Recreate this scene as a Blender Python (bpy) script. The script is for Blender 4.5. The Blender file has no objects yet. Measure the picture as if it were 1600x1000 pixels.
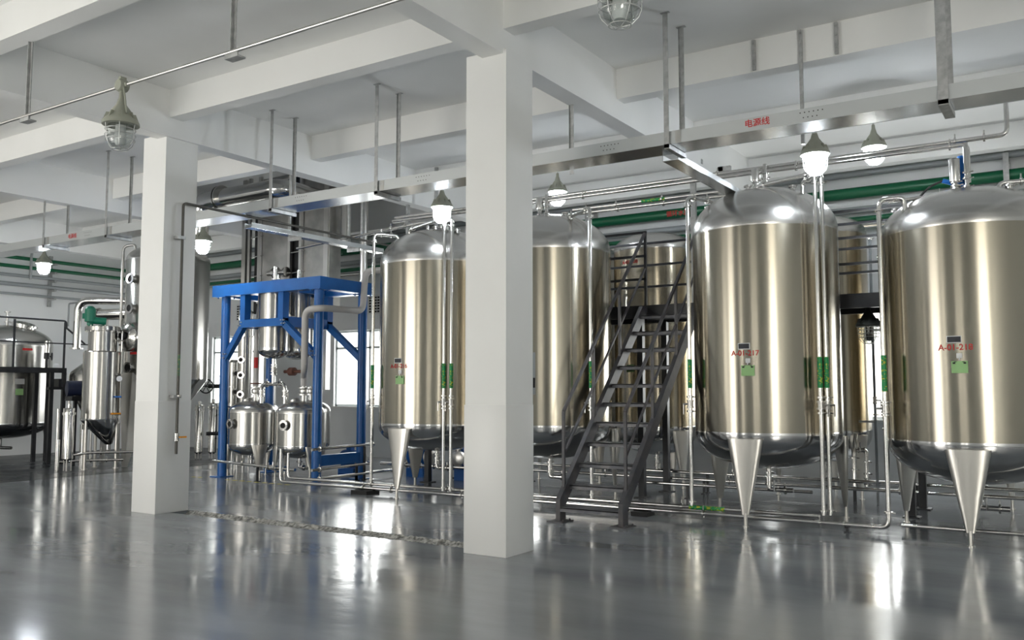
import bpy, bmesh, math, random
from mathutils import Vector, Matrix
random.seed(7)
sc = bpy.context.scene
col = sc.collection
PI = math.pi
R = math.radians

# ------------------------------------------------------------------ camera, world, light, exposure
cam_data = bpy.data.cameras.new('camera')
cam = bpy.data.objects.new('camera', cam_data)
col.objects.link(cam)
cam.location = (0, 0, 1.6)
cam.rotation_euler = (R(90 + 4.513), 0, R(32.97))
cam_data.sensor_width = 36.0
cam_data.lens = 31.01
cam_data.clip_end = 200
sc.camera = cam

sc.view_settings.view_transform = 'Standard'
sc.view_settings.look = 'None'
sc.view_settings.gamma = 1.0
sc.view_settings.use_curve_mapping = False
sc.view_settings.exposure = -0.1
try:
    sc.cycles.use_denoising = True
    sc.cycles.max_bounces = 10
    sc.cycles.diffuse_bounces = 8
    sc.cycles.glossy_bounces = 6
    sc.cycles.transparent_max_bounces = 12
    sc.cycles.sample_clamp_indirect = 8.0
    sc.cycles.caustics_reflective = False
    sc.cycles.caustics_refractive = False
except Exception:
    pass

world = bpy.data.worlds.new('sky')
sc.world = world
world.use_nodes = True
bg = world.node_tree.nodes['Background']
bg.inputs[0].default_value = (1.0, 0.975, 0.935, 1)
bg.inputs[1].default_value = 3.6

WIN_FRONT = [(-20.6, -16.6, 0.9, 4.3), (-15.2, -10.2, 0.0, 4.5), (-9.0, -8.0, 0.9, 4.3), (-4.1, -3.5, 0.9, 4.3), (-2.9, -2.3, 0.9, 4.3), (2.6, 5.8, 0.9, 4.3)]  # last one is unseen, added as fill for the right side
WIN_RIGHT = []
WIN_BACK = [(-20.3, -18.2, 1.19, 3.05), (-15.65, -13.5, 1.19, 3.05), (-10.3, -8.2, 1.19, 3.05), (-5.0, -1.2, 1.09, 3.03), (0.4, 3.6, 1.09, 3.03)]  # last one added unseen, and the one before widened, to light the rear
YF, YB, XL, XR, ZC = -2.6, 16.0, -22.1, 6.5, 5.58


def day_light(name, x0, x1, z0, z1, y, facing, radiance, colr):
    """Daylight standing outside a window opening, shining in."""
    ld = bpy.data.lights.new(name, 'AREA')
    ld.shape = 'RECTANGLE'
    ld.size = x1 - x0
    ld.size_y = z1 - z0
    ld.energy = radiance * PI * (x1 - x0) * (z1 - z0)
    ld.color = colr
    lo = bpy.data.objects.new(name, ld)
    lo.location = ((x0 + x1) / 2, y, (z0 + z1) / 2)
    lo.rotation_euler = (R(90) * facing, 0, 0)
    col.objects.link(lo)
    return lo


FRONT_RAD = [2.0, 3.5, 5.0, 4.5, 4.5, 12.0]  # last value drives the added fill window
for k, (a, b, c, d) in enumerate(WIN_FRONT):
    day_light('daylight_front', a, b, c, d, YF - 0.32, 1, FRONT_RAD[k], (1.0, 0.96, 0.885))
for (a, b, c, d) in WIN_RIGHT:
    ld = day_light('daylight_right', a, b, c, d, 0, 1, 5.0, (1.0, 0.985, 0.94))
    ld.location = (XR + 0.32, (a + b) / 2, (c + d) / 2)
    ld.rotation_euler = (R(90), 0, R(90))
for (a, b, c, d) in WIN_BACK:
    day_light('daylight_back', a, b, c, d, YB + 0.32, -1, 6.0 if a < -6 else 7.5, (0.93, 0.98, 1.0))


sun = bpy.data.lights.new('sun', 'SUN')  # added so its floor patch out of view bounces light to the ceiling
sun.energy = 26.0
sun.angle = R(1.0)
sun.color = (1.0, 0.95, 0.86)
so = bpy.data.objects.new('sun', sun)
so.rotation_euler = (R(90 - 50), 0, R(-12))
so.location = (-10, -20, 20)
col.objects.link(so)


# ------------------------------------------------------------------ materials
def mat(name, base, rough=0.5, metal=0.0, spec=0.5, coat=0.0, emis=None, estr=0.0):
    m = bpy.data.materials.new(name)
    m.use_nodes = True
    b = m.node_tree.nodes['Principled BSDF']
    b.inputs['Base Color'].default_value = (*base, 1)
    b.inputs['Roughness'].default_value = rough
    b.inputs['Metallic'].default_value = metal
    b.inputs['Specular IOR Level'].default_value = spec
    b.inputs['Coat Weight'].default_value = coat
    if emis:
        b.inputs['Emission Color'].default_value = (*emis, 1)
        b.inputs['Emission Strength'].default_value = estr
    return m


def nodes_of(m):
    nt = m.node_tree
    return nt, nt.nodes, nt.links, nt.nodes['Principled BSDF']


def vary(m, scale, c1, c2, rough=None, bump=0.0, stretch=(1, 1, 1), detail=4, lo=0.35, hi=0.65):
    """Noise between two tones (and two roughnesses), in object space."""
    nt, N, L, b = nodes_of(m)
    tc = N.new('ShaderNodeTexCoord')
    mp = N.new('ShaderNodeMapping')
    mp.inputs['Scale'].default_value = stretch
    L.new(tc.outputs['Object'], mp.inputs['Vector'])
    nz = N.new('ShaderNodeTexNoise')
    nz.inputs['Scale'].default_value = scale
    nz.inputs['Detail'].default_value = detail
    L.new(mp.outputs[0], nz.inputs['Vector'])
    cr = N.new('ShaderNodeValToRGB')
    cr.color_ramp.elements[0].position = lo
    cr.color_ramp.elements[1].position = hi
    cr.color_ramp.elements[0].color = (*c1, 1)
    cr.color_ramp.elements[1].color = (*c2, 1)
    L.new(nz.outputs['Fac'], cr.inputs['Fac'])
    L.new(cr.outputs['Color'], b.inputs['Base Color'])
    if rough:
        mr = N.new('ShaderNodeMapRange')
        mr.inputs['From Min'].default_value = lo
        mr.inputs['From Max'].default_value = hi
        mr.inputs['To Min'].default_value = rough[0]
        mr.inputs['To Max'].default_value = rough[1]
        L.new(nz.outputs['Fac'], mr.inputs['Value'])
        L.new(mr.outputs[0], b.inputs['Roughness'])
    if bump:
        bp = N.new('ShaderNodeBump')
        bp.inputs['Strength'].default_value = bump
        bp.inputs['Distance'].default_value = 0.02
        L.new(nz.outputs['Fac'], bp.inputs['Height'])
        L.new(bp.outputs[0], b.inputs['Normal'])
    return m


def brushed(name, base, rough, aniso, band=0.05, dent=0.0):
    """Stainless sheet brushed around the vessel."""
    m = mat(name, base, rough, 1.0)
    nt, N, L, b = nodes_of(m)
    b.inputs['Anisotropic'].default_value = aniso
    b.inputs['Anisotropic Rotation'].default_value = 0.25
    tg = N.new('ShaderNodeTangent')
    tg.direction_type = 'RADIAL'
    tg.axis = 'Z'
    L.new(tg.outputs[0], b.inputs['Tangent'])
    tc = N.new('ShaderNodeTexCoord')
    if dent:
        n2 = N.new('ShaderNodeTexNoise')
        n2.inputs['Scale'].default_value = 0.9
        n2.inputs['Detail'].default_value = 1
        L.new(tc.outputs['Object'], n2.inputs['Vector'])
        bp = N.new('ShaderNodeBump')
        bp.inputs['Strength'].default_value = dent
        bp.inputs['Distance'].default_value = 0.05
        L.new(n2.outputs['Fac'], bp.inputs['Height'])
        L.new(bp.outputs[0], b.inputs['Normal'])
    return m


M = {}
M['white'] = vary(mat('painted_plaster', (0.86, 0.86, 0.84), 0.7), 1.1, (0.84, 0.84, 0.82), (0.875, 0.875, 0.86))
M['ceil'] = vary(mat('ceiling_paint', (0.87, 0.87, 0.85), 0.75), 0.9, (0.85, 0.85, 0.83), (0.885, 0.885, 0.87))
M['wall'] = vary(mat('wall_paint', (0.85, 0.86, 0.86), 0.65), 0.8, (0.83, 0.84, 0.84), (0.87, 0.88, 0.88))
M['gloss_white'] = mat('gloss_dado_paint', (0.78, 0.78, 0.765), 0.38)
M['floor'] = vary(mat('epoxy_floor', (0.17, 0.18, 0.19), 0.15, 0, 0.6), 0.9, (0.19, 0.205, 0.222), (0.265, 0.282, 0.298),
                  rough=(0.09, 0.22), bump=0.03, stretch=(0.55, 1.5, 1), detail=5)
nt, N, L, b = nodes_of(M['floor'])
tc = N.new('ShaderNodeTexCoord')
mp = N.new('ShaderNodeMapping')
mp.inputs['Scale'].default_value = (0.8, 1.3, 1)
nz = N.new('ShaderNodeTexNoise')
nz.inputs['Scale'].default_value = 5.0
nz.inputs['Detail'].default_value = 6
bp = N.new('ShaderNodeBump')
bp.inputs['Strength'].default_value = 0.09
bp.inputs['Distance'].default_value = 0.02
L.new(tc.outputs['Object'], mp.inputs['Vector'])
L.new(mp.outputs[0], nz.inputs['Vector'])
L.new(nz.outputs['Fac'], bp.inputs['Height'])
L.new(bp.outputs[0], b.inputs['Normal'])
M['floor_dark'] = vary(mat('epoxy_floor_dark', (0.03, 0.035, 0.04), 0.3, 0, 0.15), 0.9, (0.024, 0.028, 0.032), (0.035, 0.04, 0.046), rough=(0.22, 0.34))
M['rubble'] = vary(mat('rough_concrete', (0.3, 0.29, 0.27), 0.95), 22, (0.10, 0.10, 0.09), (0.5, 0.49, 0.46), bump=1.0, detail=6)
M['tank'] = brushed('brushed_stainless', (0.40, 0.368, 0.302), 0.24, 0.8, 0.05, 0.10)
M['tank_dark'] = brushed('brushed_stainless_aged', (0.45, 0.40, 0.31), 0.24, 0.8, 0.05, 0.05)
M['silver'] = brushed('brushed_stainless_bright', (0.50, 0.49, 0.465), 0.26, 0.75, 0.05, 0.04)
M['dome'] = mat('satin_stainless_head', (0.56, 0.55, 0.53), 0.27, 1.0)
M['dish'] = mat('polished_stainless_dish', (0.50, 0.50, 0.50), 0.13, 1.0)
M['steel'] = mat('polished_stainless', (0.66, 0.65, 0.63), 0.16, 1.0)
M['steel_leg'] = mat('stainless_leg_sheet', (0.62, 0.60, 0.56), 0.3, 1.0)
M['steel_sat'] = mat('satin_stainless', (0.60, 0.59, 0.57), 0.32, 1.0)
M['panel'] = vary(mat('stainless_panel', (0.45, 0.44, 0.42), 0.38, 1.0), 3, (0.36, 0.355, 0.34), (0.5, 0.49, 0.47))
M['tray'] = mat('tray_sheet', (0.60, 0.61, 0.61), 0.24, 1.0)
M['tray_face'] = mat('tray_coated_side', (0.60, 0.62, 0.62), 0.42, 0.55)
M['galv'] = vary(mat('galvanised_strut', (0.45, 0.455, 0.45), 0.5, 0.7), 14, (0.38, 0.385, 0.38), (0.52, 0.525, 0.52))
M['blue'] = vary(mat('blue_enamel', (0.01, 0.085, 0.42), 0.32), 3, (0.008, 0.105, 0.36), (0.012, 0.13, 0.43))
M['pump_blue'] = mat('pump_blue', (0.01, 0.11, 0.40), 0.4)
M['bright_blue'] = mat('valve_blue', (0.01, 0.17, 0.62), 0.4)
M['black'] = vary(mat('black_steel_paint', (0.02, 0.021, 0.024), 0.42), 5, (0.016, 0.017, 0.02), (0.03, 0.031, 0.035))
M['stair'] = vary(mat('dark_primer_steel', (0.05, 0.052, 0.06), 0.45), 6, (0.04, 0.042, 0.05), (0.075, 0.068, 0.07))
M['tread'] = vary(mat('tread_plate', (0.14, 0.145, 0.16), 0.5, 0.2), 9, (0.11, 0.115, 0.13), (0.19, 0.185, 0.19))
M['green_pipe'] = mat('green_pipe_paint', (0.004, 0.115, 0.048), 0.38)
M['grey_pipe'] = mat('grey_pipe_paint', (0.36, 0.38, 0.39), 0.5, 0.2)
M['dark_pipe'] = mat('dark_pipe_paint', (0.10, 0.095, 0.085), 0.45, 0.4)
M['navy'] = mat('navy_motor_paint', (0.012, 0.018, 0.05), 0.4)
M['insul'] = mat('grey_lagging', (0.36, 0.35, 0.34), 0.55)
M['insul_white'] = mat('pale_lagging', (0.55, 0.53, 0.51), 0.55)
M['hood'] = mat('lamp_hood_paint', (0.33, 0.34, 0.28), 0.5)
M['hood_silhouette'] = mat('lamp_hood_silhouette', (0.05, 0.055, 0.05), 0.5)  # hood paint darkened to put the backlit silhouette into the colour
M['wire'] = mat('cage_wire', (0.6, 0.61, 0.6), 0.4, 0.6)
M['lamp_lit'] = mat('lit_lamp_glass', (0.9, 0.95, 1.0), 0.3, emis=(0.86, 0.93, 1.0), estr=150.0)
M['tube_off'] = mat('unlit_lamp_tube', (0.8, 0.82, 0.82), 0.4)
M['rust'] = mat('rusty_brown', (0.12, 0.045, 0.03), 0.6)
M['motor_green'] = mat('motor_green', (0.01, 0.20, 0.12), 0.4)
M['orange'] = mat('orange_handle', (0.85, 0.32, 0.01), 0.5)
M['red'] = mat('red_stencil', (0.55, 0.02, 0.02), 0.6)
M['label_green'] = mat('green_tag', (0.36, 0.62, 0.27), 0.55)
M['plate_black'] = mat('black_nameplate', (0.02, 0.022, 0.03), 0.35)
M['plate_white'] = mat('white_border', (0.8, 0.8, 0.8), 0.4)
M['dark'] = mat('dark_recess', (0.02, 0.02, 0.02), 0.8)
M['rubber'] = mat('black_rubber', (0.015, 0.015, 0.015), 0.6)
M['yellow'] = mat('yellow_tape', (0.60, 0.52, 0.08), 0.5)
M['alu'] = mat('window_frame_paint', (0.62, 0.66, 0.66), 0.4, 0.2)
M['dial'] = mat('gauge_dial', (0.85, 0.87, 0.9), 0.3)

m = bpy.data.materials.new('window_pane')
m.use_nodes = True
nt = m.node_tree
nt.nodes.clear()
o_ = nt.nodes.new('ShaderNodeOutputMaterial')
mx = nt.nodes.new('ShaderNodeMixShader')
tr = nt.nodes.new('ShaderNodeBsdfTransparent')
gl = nt.nodes.new('ShaderNodeBsdfGlossy')
gl.inputs['Roughness'].default_value = 0.03
tr.inputs[0].default_value = (0.97, 0.97, 0.96, 1)
mx.inputs[0].default_value = 0.08
nt.links.new(tr.outputs[0], mx.inputs[1])
nt.links.new(gl.outputs[0], mx.inputs[2])
nt.links.new(mx.outputs[0], o_.inputs[0])
M['glass'] = m
m2 = m.copy()
m2.name = 'lamp_glass'
for n_ in m2.node_tree.nodes:
    if n_.type == 'MIX_SHADER':
        n_.inputs[0].default_value = 0.14
    if n_.type == 'BSDF_TRANSPARENT':
        n_.inputs[0].default_value = (0.86, 0.88, 0.87, 1)
M['lamp_glass'] = m2

# pipe marker sleeve: green tape with yellow marks running down it
m = mat('pipe_marker_tape', (0.02, 0.3, 0.09), 0.45)
nt, N, L, b = nodes_of(m)
tc = N.new('ShaderNodeTexCoord')
mp = N.new('ShaderNodeMapping')
mp.inputs['Scale'].default_value = (1, 1, 1)
ck = N.new('ShaderNodeTexNoise')
ck.inputs['Scale'].default_value = 38
ck.inputs['Detail'].default_value = 1
cr = N.new('ShaderNodeValToRGB')
cr.color_ramp.interpolation = 'CONSTANT'
cr.color_ramp.elements[0].color = (0.015, 0.30, 0.09, 1)
cr.color_ramp.elements[1].color = (0.50, 0.55, 0.05, 1)
cr.color_ramp.elements[1].position = 0.58
L.new(tc.outputs['Object'], mp.inputs['Vector'])
L.new(mp.outputs[0], ck.inputs['Vector'])
L.new(ck.outputs['Fac'], cr.inputs['Fac'])
L.new(cr.outputs['Color'], b.inputs['Base Color'])
M['marker'] = m


# ------------------------------------------------------------------ mesh builders (world coordinates)
class MB:
    def __init__(self):
        self.bm = bmesh.new()

    def face(self, vs, smooth=False):
        try:
            f = self.bm.faces.new(vs)
            f.smooth = smooth
            return f
        except ValueError:
            return None

    def box(self, x0, x1, y0, y1, z0, z1, bev=0.0):
        v = [self.bm.verts.new((x, y, z)) for z in (z0, z1) for y in (y0, y1) for x in (x0, x1)]
        fs = [self.face([v[i] for i in q]) for q in ((0, 2, 3, 1), (4, 5, 7, 6), (0, 1, 5, 4), (2, 6, 7, 3), (0, 4, 6, 2), (1, 3, 7, 5))]
        if bev:
            es = set(e for f in fs for e in f.edges)
            bmesh.ops.bevel(self.bm, geom=list(es), offset=bev, segments=2, affect='EDGES', profile=0.5)
        return self

    def bar(self, p0, p1, w, h, up=(0, 0, 1)):
        """Rectangular bar from p0 to p1; w across, h along 'up'."""
        p0, p1, up = Vector(p0), Vector(p1), Vector(up)
        d = (p1 - p0).normalized()
        s = d.cross(up).normalized()
        u = s.cross(d).normalized()
        c = [s * (a * w / 2) + u * (b_ * h / 2) for a, b_ in ((-1, -1), (1, -1), (1, 1), (-1, 1))]
        A = [self.bm.verts.new(p0 + k) for k in c]
        B = [self.bm.verts.new(p1 + k) for k in c]
        self.face(A[::-1])
        self.face(B)
        for i in range(4):
            j = (i + 1) % 4
            self.face([A[i], A[j], B[j], B[i]])
        return self

    def poly(self, pts, vec):
        """Flat outline pushed along vec."""
        vec = Vector(vec)
        A = [self.bm.verts.new(Vector(p)) for p in pts]
        B = [self.bm.verts.new(Vector(p) + vec) for p in pts]
        self.face(A[::-1])
        self.face(B)
        n = len(pts)
        for i in range(n):
            j = (i + 1) % n
            self.face([A[i], A[j], B[j], B[i]])
        return self

    def rings(self, rings, cap0=True, cap1=True):
        V = [[self.bm.verts.new(p) for p in r] for r in rings]
        n = len(V[0])
        for a, b_ in zip(V[:-1], V[1:]):
            for i in range(n):
                j = (i + 1) % n
                self.face([a[i], a[j], b_[j], b_[i]], True)
        if cap0:
            self.face(V[0][::-1])
        if cap1:
            self.face(V[-1])
        return self

    def lathe(self, prof, c, axis=(0, 0, 1), seg=32, cap0=True, cap1=True):
        """prof: list of (radius, height along axis)."""
        c, a = Vector(c), Vector(axis).normalized()
        t = Vector((0, 0, 1)) if abs(a.z) < 0.9 else Vector((0, 1, 0))
        u = a.cross(t).normalized()
        w = a.cross(u).normalized()
        rs = []
        for r, h in prof:
            r = max(r, 0.0004)
            rs.append([c + a * h + (u * math.cos(2 * PI * k / seg) + w * math.sin(2 * PI * k / seg)) * r for k in range(seg)])
        return self.rings(rs, cap0, cap1)

    def cyl(self, p0, p1, r, seg=16, r1=None):
        p0, p1 = Vector(p0), Vector(p1)
        return self.lathe([(r, 0), (r if r1 is None else r1, (p1 - p0).length)], p0, p1 - p0, seg)

    def tube(self, pts, r, bend=0.0, seg=12, steps=6):
        P = [Vector(p) for p in pts]
        if bend:
            Q = [P[0]]
            for a, b_, c in zip(P[:-2], P[1:-1], P[2:]):
                d1, d2 = (a - b_), (c - b_)
                k = min(bend, d1.length * 0.49, d2.length * 0.49)
                s, e = b_ + d1.normalized() * k, b_ + d2.normalized() * k
                for i in range(steps + 1):
                    t = i / steps
                    Q.append(s * (1 - t) ** 2 + b_ * 2 * t * (1 - t) + e * t * t)
            Q.append(P[-1])
            P = Q
        T = []
        for i in range(len(P)):
            d = P[min(i + 1, len(P) - 1)] - P[max(i - 1, 0)]
            T.append(d.normalized())
        n = T[0].cross(Vector((0.31, 0.11, 0.94))).normalized()
        rs = []
        for i, p in enumerate(P):
            n = (n - T[i] * n.dot(T[i])).normalized()
            b_ = T[i].cross(n)
            rs.append([p + (n * math.cos(2 * PI * k / seg) + b_ * math.sin(2 * PI * k / seg)) * r for k in range(seg)])
        return self.rings(rs)

    def torus(self, c, axis, r0, r, seg=28, seg2=8):
        c, a = Vector(c), Vector(axis).normalized()
        t = Vector((0, 0, 1)) if abs(a.z) < 0.9 else Vector((0, 1, 0))
        u = a.cross(t).normalized()
        w = a.cross(u).normalized()
        V = []
        for i in range(seg):
            d = u * math.cos(2 * PI * i / seg) + w * math.sin(2 * PI * i / seg)
            V.append([self.bm.verts.new(c + d * (r0 + r * math.cos(2 * PI * k / seg2)) + a * (r * math.sin(2 * PI * k / seg2))) for k in range(seg2)])
        for i in range(seg):
            for k in range(seg2):
                self.face([V[i][k], V[(i + 1) % seg][k], V[(i + 1) % seg][(k + 1) % seg2], V[i][(k + 1) % seg2]], True)
        return self

    def clamp(self, p, axis, r):
        """Sanitary clamp on a pipe: a raised band with its wing nut."""
        a = Vector(axis).normalized()
        p = Vector(p)
        self.lathe([(r, -0.014), (r * 1.75, -0.010), (r * 1.75, 0.010), (r, 0.014)], p, a, 14)
        s = a.cross(Vector((0, 0, 1))) if abs(a.z) < 0.9 else Vector((0.85, -0.5, 0))
        if abs(a.z) < 0.9:
            s = Vector((0, 0, 1))
        s = s.normalized()
        self.cyl(p + s * r * 1.6, p + s * (r * 1.6 + 0.045), 0.008, 6)
        return self

    def valve(self, p, axis, r, side):
        """Butterfly valve: body between two bands, lever on one side."""
        a, p, s = Vector(axis).normalized(), Vector(p), Vector(side).normalized()
        self.lathe([(r * 1.7, -0.05), (r * 1.7, -0.03), (r * 1.35, -0.028), (r * 1.35, 0.028), (r * 1.7, 0.03), (r * 1.7, 0.05)], p, a, 14)
        self.cyl(p, p + s * (r * 1.3 + 0.06), 0.012, 8)
        e = p + s * (r * 1.3 + 0.055)
        self.bar(e, e - a * 0.13 if abs(a.z) > 0.5 else e + Vector((0, 0, 0.12)), 0.02, 0.008, s)
        return self


ORG = {}


def obj(name, mb, material, parent=None, kind=None, label=None):
    bm = mb.bm if isinstance(mb, MB) else mb
    bmesh.ops.recalc_face_normals(bm, faces=bm.faces)
    if parent is not None:
        org = ORG[parent]
    else:
        xs = [v.co for v in bm.verts]
        lo = Vector((min(v.x for v in xs), min(v.y for v in xs), min(v.z for v in xs)))
        hi = Vector((max(v.x for v in xs), max(v.y for v in xs), max(v.z for v in xs)))
        org = Vector(((lo.x + hi.x) / 2, (lo.y + hi.y) / 2, lo.z))
    bmesh.ops.translate(bm, verts=bm.verts, vec=-org)
    me = bpy.data.meshes.new(name)
    bm.to_mesh(me)
    bm.free()
    try:
        me.set_sharp_from_angle(angle=R(38))
    except Exception:
        pass
    me.materials.append(M[material] if isinstance(material, str) else material)
    o = bpy.data.objects.new(name, me)
    col.objects.link(o)
    if parent is not None:
        o.parent = parent
    else:
        o.location = org
    ORG[o] = org
    if kind:
        o['kind'] = kind
    if label:
        o['label'] = label
    return o


def tag(o, label, cat, group=None, kind=None):
    o['label'] = label
    o['category'] = cat
    if group:
        o['group'] = group
    if kind:
        o['kind'] = kind
    return o


def thing(name, label, cat, loc, group=None):
    o = bpy.data.objects.new(name, None)
    o.empty_display_size = 0.1
    o.location = loc
    col.objects.link(o)
    ORG[o] = Vector(loc)
    return tag(o, label, cat, group)


def copy_tree(src, loc, label, group=None):
    c = src.copy()
    col.objects.link(c)
    c.location = loc
    c['label'] = label
    if group:
        c['group'] = group
    ORG[c] = Vector(loc)
    for ch in src.children:
        k = ch.copy()
        col.objects.link(k)
        k.parent = c
        ORG[k] = Vector(loc)
        for g in ch.children:
            q = g.copy()
            col.objects.link(q)
            q.parent = k
            ORG[q] = Vector(loc)
    return c


def text_verts(body, size, bold=0.0):
    cu = bpy.data.curves.new('lettering', 'FONT')
    cu.body = body
    cu.size = size
    cu.align_x = 'CENTER'
    cu.align_y = 'CENTER'
    cu.extrude = 0.0
    cu.offset = bold
    ob = bpy.data.objects.new('lettering', cu)
    col.objects.link(ob)
    dg = bpy.context.evaluated_depsgraph_get()
    me = bpy.data.meshes.new_from_object(ob.evaluated_get(dg))
    bm = bmesh.new()
    bm.from_mesh(me)
    bpy.data.objects.remove(ob)
    bpy.data.curves.remove(cu)
    bpy.data.meshes.remove(me)
    ex = bmesh.ops.extrude_face_region(bm, geom=list(bm.faces))
    for v in [g for g in ex['geom'] if isinstance(g, bmesh.types.BMVert)]:
        v.co.z += 0.002
    return bm


def wrap(bm, c, rad, ang, z0):
    """Lay a flat piece (x right, y up, z out) around an upright cylinder."""
    for v in bm.verts:
        a = ang + v.co.x / rad
        r = rad + v.co.z
        v.co = Vector((c[0] + r * math.cos(a), c[1] + r * math.sin(a), z0 + v.co.y))
    return bm


def flat(bm, origin, right, up):
    o, r, u = Vector(origin), Vector(right).normalized(), Vector(up).normalized()
    n = r.cross(u)
    for v in bm.verts:
        v.co = o + r * v.co.x + u * v.co.y + n * v.co.z
    return bm


def patch(w, h, d=0.003, nx=6):
    """Thin sheet in the same local frame as the lettering."""
    bm = bmesh.new()
    V = [[[bm.verts.new((-w / 2 + w * i / nx, y, z)) for i in range(nx + 1)] for y in (-h / 2, h / 2)] for z in (0, d)]
    for i in range(nx):
        for k in (0, 1):
            bm.faces.new([V[k][0][i], V[k][0][i + 1], V[k][1][i + 1], V[k][1][i]])
        for j in (0, 1):
            bm.faces.new([V[0][j][i], V[0][j][i + 1], V[1][j][i + 1], V[1][j][i]])
    for i in (0, nx):
        bm.faces.new([V[0][0][i], V[0][1][i], V[1][1][i], V[1][0][i]])
    return bm


ORD = ['first', 'second', 'third', 'fourth', 'fifth', 'sixth', 'seventh', 'eighth', 'ninth', 'tenth', 'eleventh', 'twelfth']

# ------------------------------------------------------------------ the setting
COLS_X = (-10.10, -4.70)      # right-hand faces of the two columns
CY0, CY1 = 7.14, 7.64


def wall_with_openings(name, x0, x1, y, yo, z1, wins):
    """A wall along X with its window openings left free."""
    mb = MB()
    ws = sorted(wins)
    x = x0
    for (a, b_, c, d) in ws:
        mb.box(x, a, y, yo, 0, z1)
        if c > 0.01:
            mb.box(a, b_, y, yo, 0, c)
        mb.box(a, b_, y, yo, d, z1)
        x = b_
    mb.box(x, x1, y, yo, 0, z1)
    return obj(name, mb, 'wall', kind='structure')


wall_with_openings('wall_back', XL - 0.2, XR + 0.2, YB, YB + 0.2, ZC, WIN_BACK)
wall_with_openings('wall_front', XL - 0.2, XR + 0.2, YF - 0.2, YF, ZC, WIN_FRONT)
obj('wall_left', MB().box(XL - 0.2, XL, YF, YB, 0, ZC), 'wall', kind='structure')
wr = MB()
y_ = YF
for (a, b_, c, d) in WIN_RIGHT:
    wr.box(XR, XR + 0.2, y_, a, 0, ZC).box(XR, XR + 0.2, a, b_, 0, c).box(XR, XR + 0.2, a, b_, d, ZC)
    y_ = b_
wr.box(XR, XR + 0.2, y_, YB, 0, ZC)
obj('wall_right', wr, 'wall', kind='structure')
OX0, OX1, OY0, OY1, ZR = -15.30, -10.30, 9.91, 14.84, 7.2      # raised bay over the tall equipment
ce = MB().box(XL - 0.2, XR + 0.2, YF - 0.2, OY0, ZC, ZC + 0.2).box(XL - 0.2, XR + 0.2, OY1, YB + 0.2, ZC, ZC + 0.2)
ce.box(XL - 0.2, OX0, OY0, OY1, ZC, ZC + 0.2).box(OX1, XR + 0.2, OY0, OY1, ZC, ZC + 0.2)
ce.box(OX0 - 0.2, OX0, OY0 - 0.2, OY1 + 0.2, ZC + 0.2, ZR).box(OX1, OX1 + 0.2, OY0 - 0.2, OY1 + 0.2, ZC + 0.2, ZR)
ce.box(OX0, OX1, OY0 - 0.2, OY0, ZC + 0.2, ZR).box(OX0, OX1, OY1, OY1 + 0.2, ZC + 0.2, ZR)
ce.box(OX0 - 0.2, OX1 + 0.2, OY0 - 0.2, OY1 + 0.2, ZR, ZR + 0.2)
obj('ceiling', ce, 'ceil', kind='structure')

DX = -15.72
fl = MB()
fl.box(DX, XR + 0.2, YF - 0.2, 7.36, -0.25, 0)
fl.box(DX, XR + 0.2, 7.65, YB + 0.2, -0.25, 0)
fl.box(-5.19, XR + 0.2, 7.36, 7.65, -0.25, 0)
fl.box(DX, -10.11, 7.36, 7.65, -0.25, 0)
fl.box(-10.11, -5.19, 7.36, 7.65, -0.25, -0.055)
obj('floor', fl, 'floor', kind='structure')
fd = MB().box(XL - 0.2, DX, YF - 0.2, YB + 0.2, -0.25, 0)
obj('floor_dark_bay', fd, 'floor_dark', kind='structure')

# rough broken bottom of the open drain slot between the columns
g = MB()
nx, ny = 170, 7
V = []
for i in range(nx + 1):
    row = []
    for j in range(ny + 1):
        x = -10.10 + 4.90 * i / nx
        t = j / ny
        y = 7.362 + 0.286 * t
        edge = abs(t - 0.5) * 2
        z = -0.05 + 0.047 * edge ** 3 + random.uniform(-0.008, 0.010)
        row.append(g.bm.verts.new((x, y, min(z, 0.006))))
    V.append(row)
for i in range(nx):
    for j in range(ny):
        g.face([V[i][j], V[i + 1][j], V[i + 1][j + 1], V[i][j + 1]])
tag(obj('drain_slot', g, 'rubble', kind='structure'), 'narrow rough concrete slot broken along the floor between the two white columns', 'drain')

# ceiling beams: along the room (shallow) and across it (deep)
for k, y in enumerate((-0.57, 2.0, 4.56, 7.14, 9.70, 12.28, 14.84)):
    b_ = MB()
    if abs(y - 12.28) < 0.01:
        b_.box(XL, OX0, y, y + 0.21, 5.2, ZC).box(OX1, XR, y, y + 0.21, 5.2, ZC)
    else:
        b_.box(XL, XR, y, y + 0.21, 5.2, ZC)
    obj('ceiling_beam', b_, 'white', kind='structure')
for k, x in enumerate((-20.85, -15.55, -10.30, -4.99, 0.30)):
    obj('cross_beam', MB().box(x, x + 0.25, YF, YB, 4.95, ZC), 'white', kind='structure')

for x, which in zip(COLS_X, ('farther square white column at left with a drain pipe on its side', 'nearer square white column in the middle of the picture')):
    t = thing('column', which, 'column', (x - 0.25, 7.39, 0))
    t['kind'] = 'structure'
    obj('shaft', MB().box(x - 0.49, x - 0.004, CY0 + 0.004, CY1, 1.45, 5.0), 'white', t)
    obj('plinth', MB().box(x - 0.50, x, CY0, CY1 + 0.005, 0, 1.45, 0.004), 'gloss_white', t)


WLAB = ['bright rear window seen past the left post of the blue frame', 'bright rear window between the blue frame and the tank marked A-01-216',
        'rear window hidden behind the big tanks', 'bright rear window between the tanks marked A-01-217 and A-01-218', 'unseen rear window added beyond the right edge to light the rear floor'] + ['tall window in the front wall behind the viewer, %s from the left end wall' % k for k in ('first', 'second', 'third', 'fourth', 'fifth')]


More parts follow.
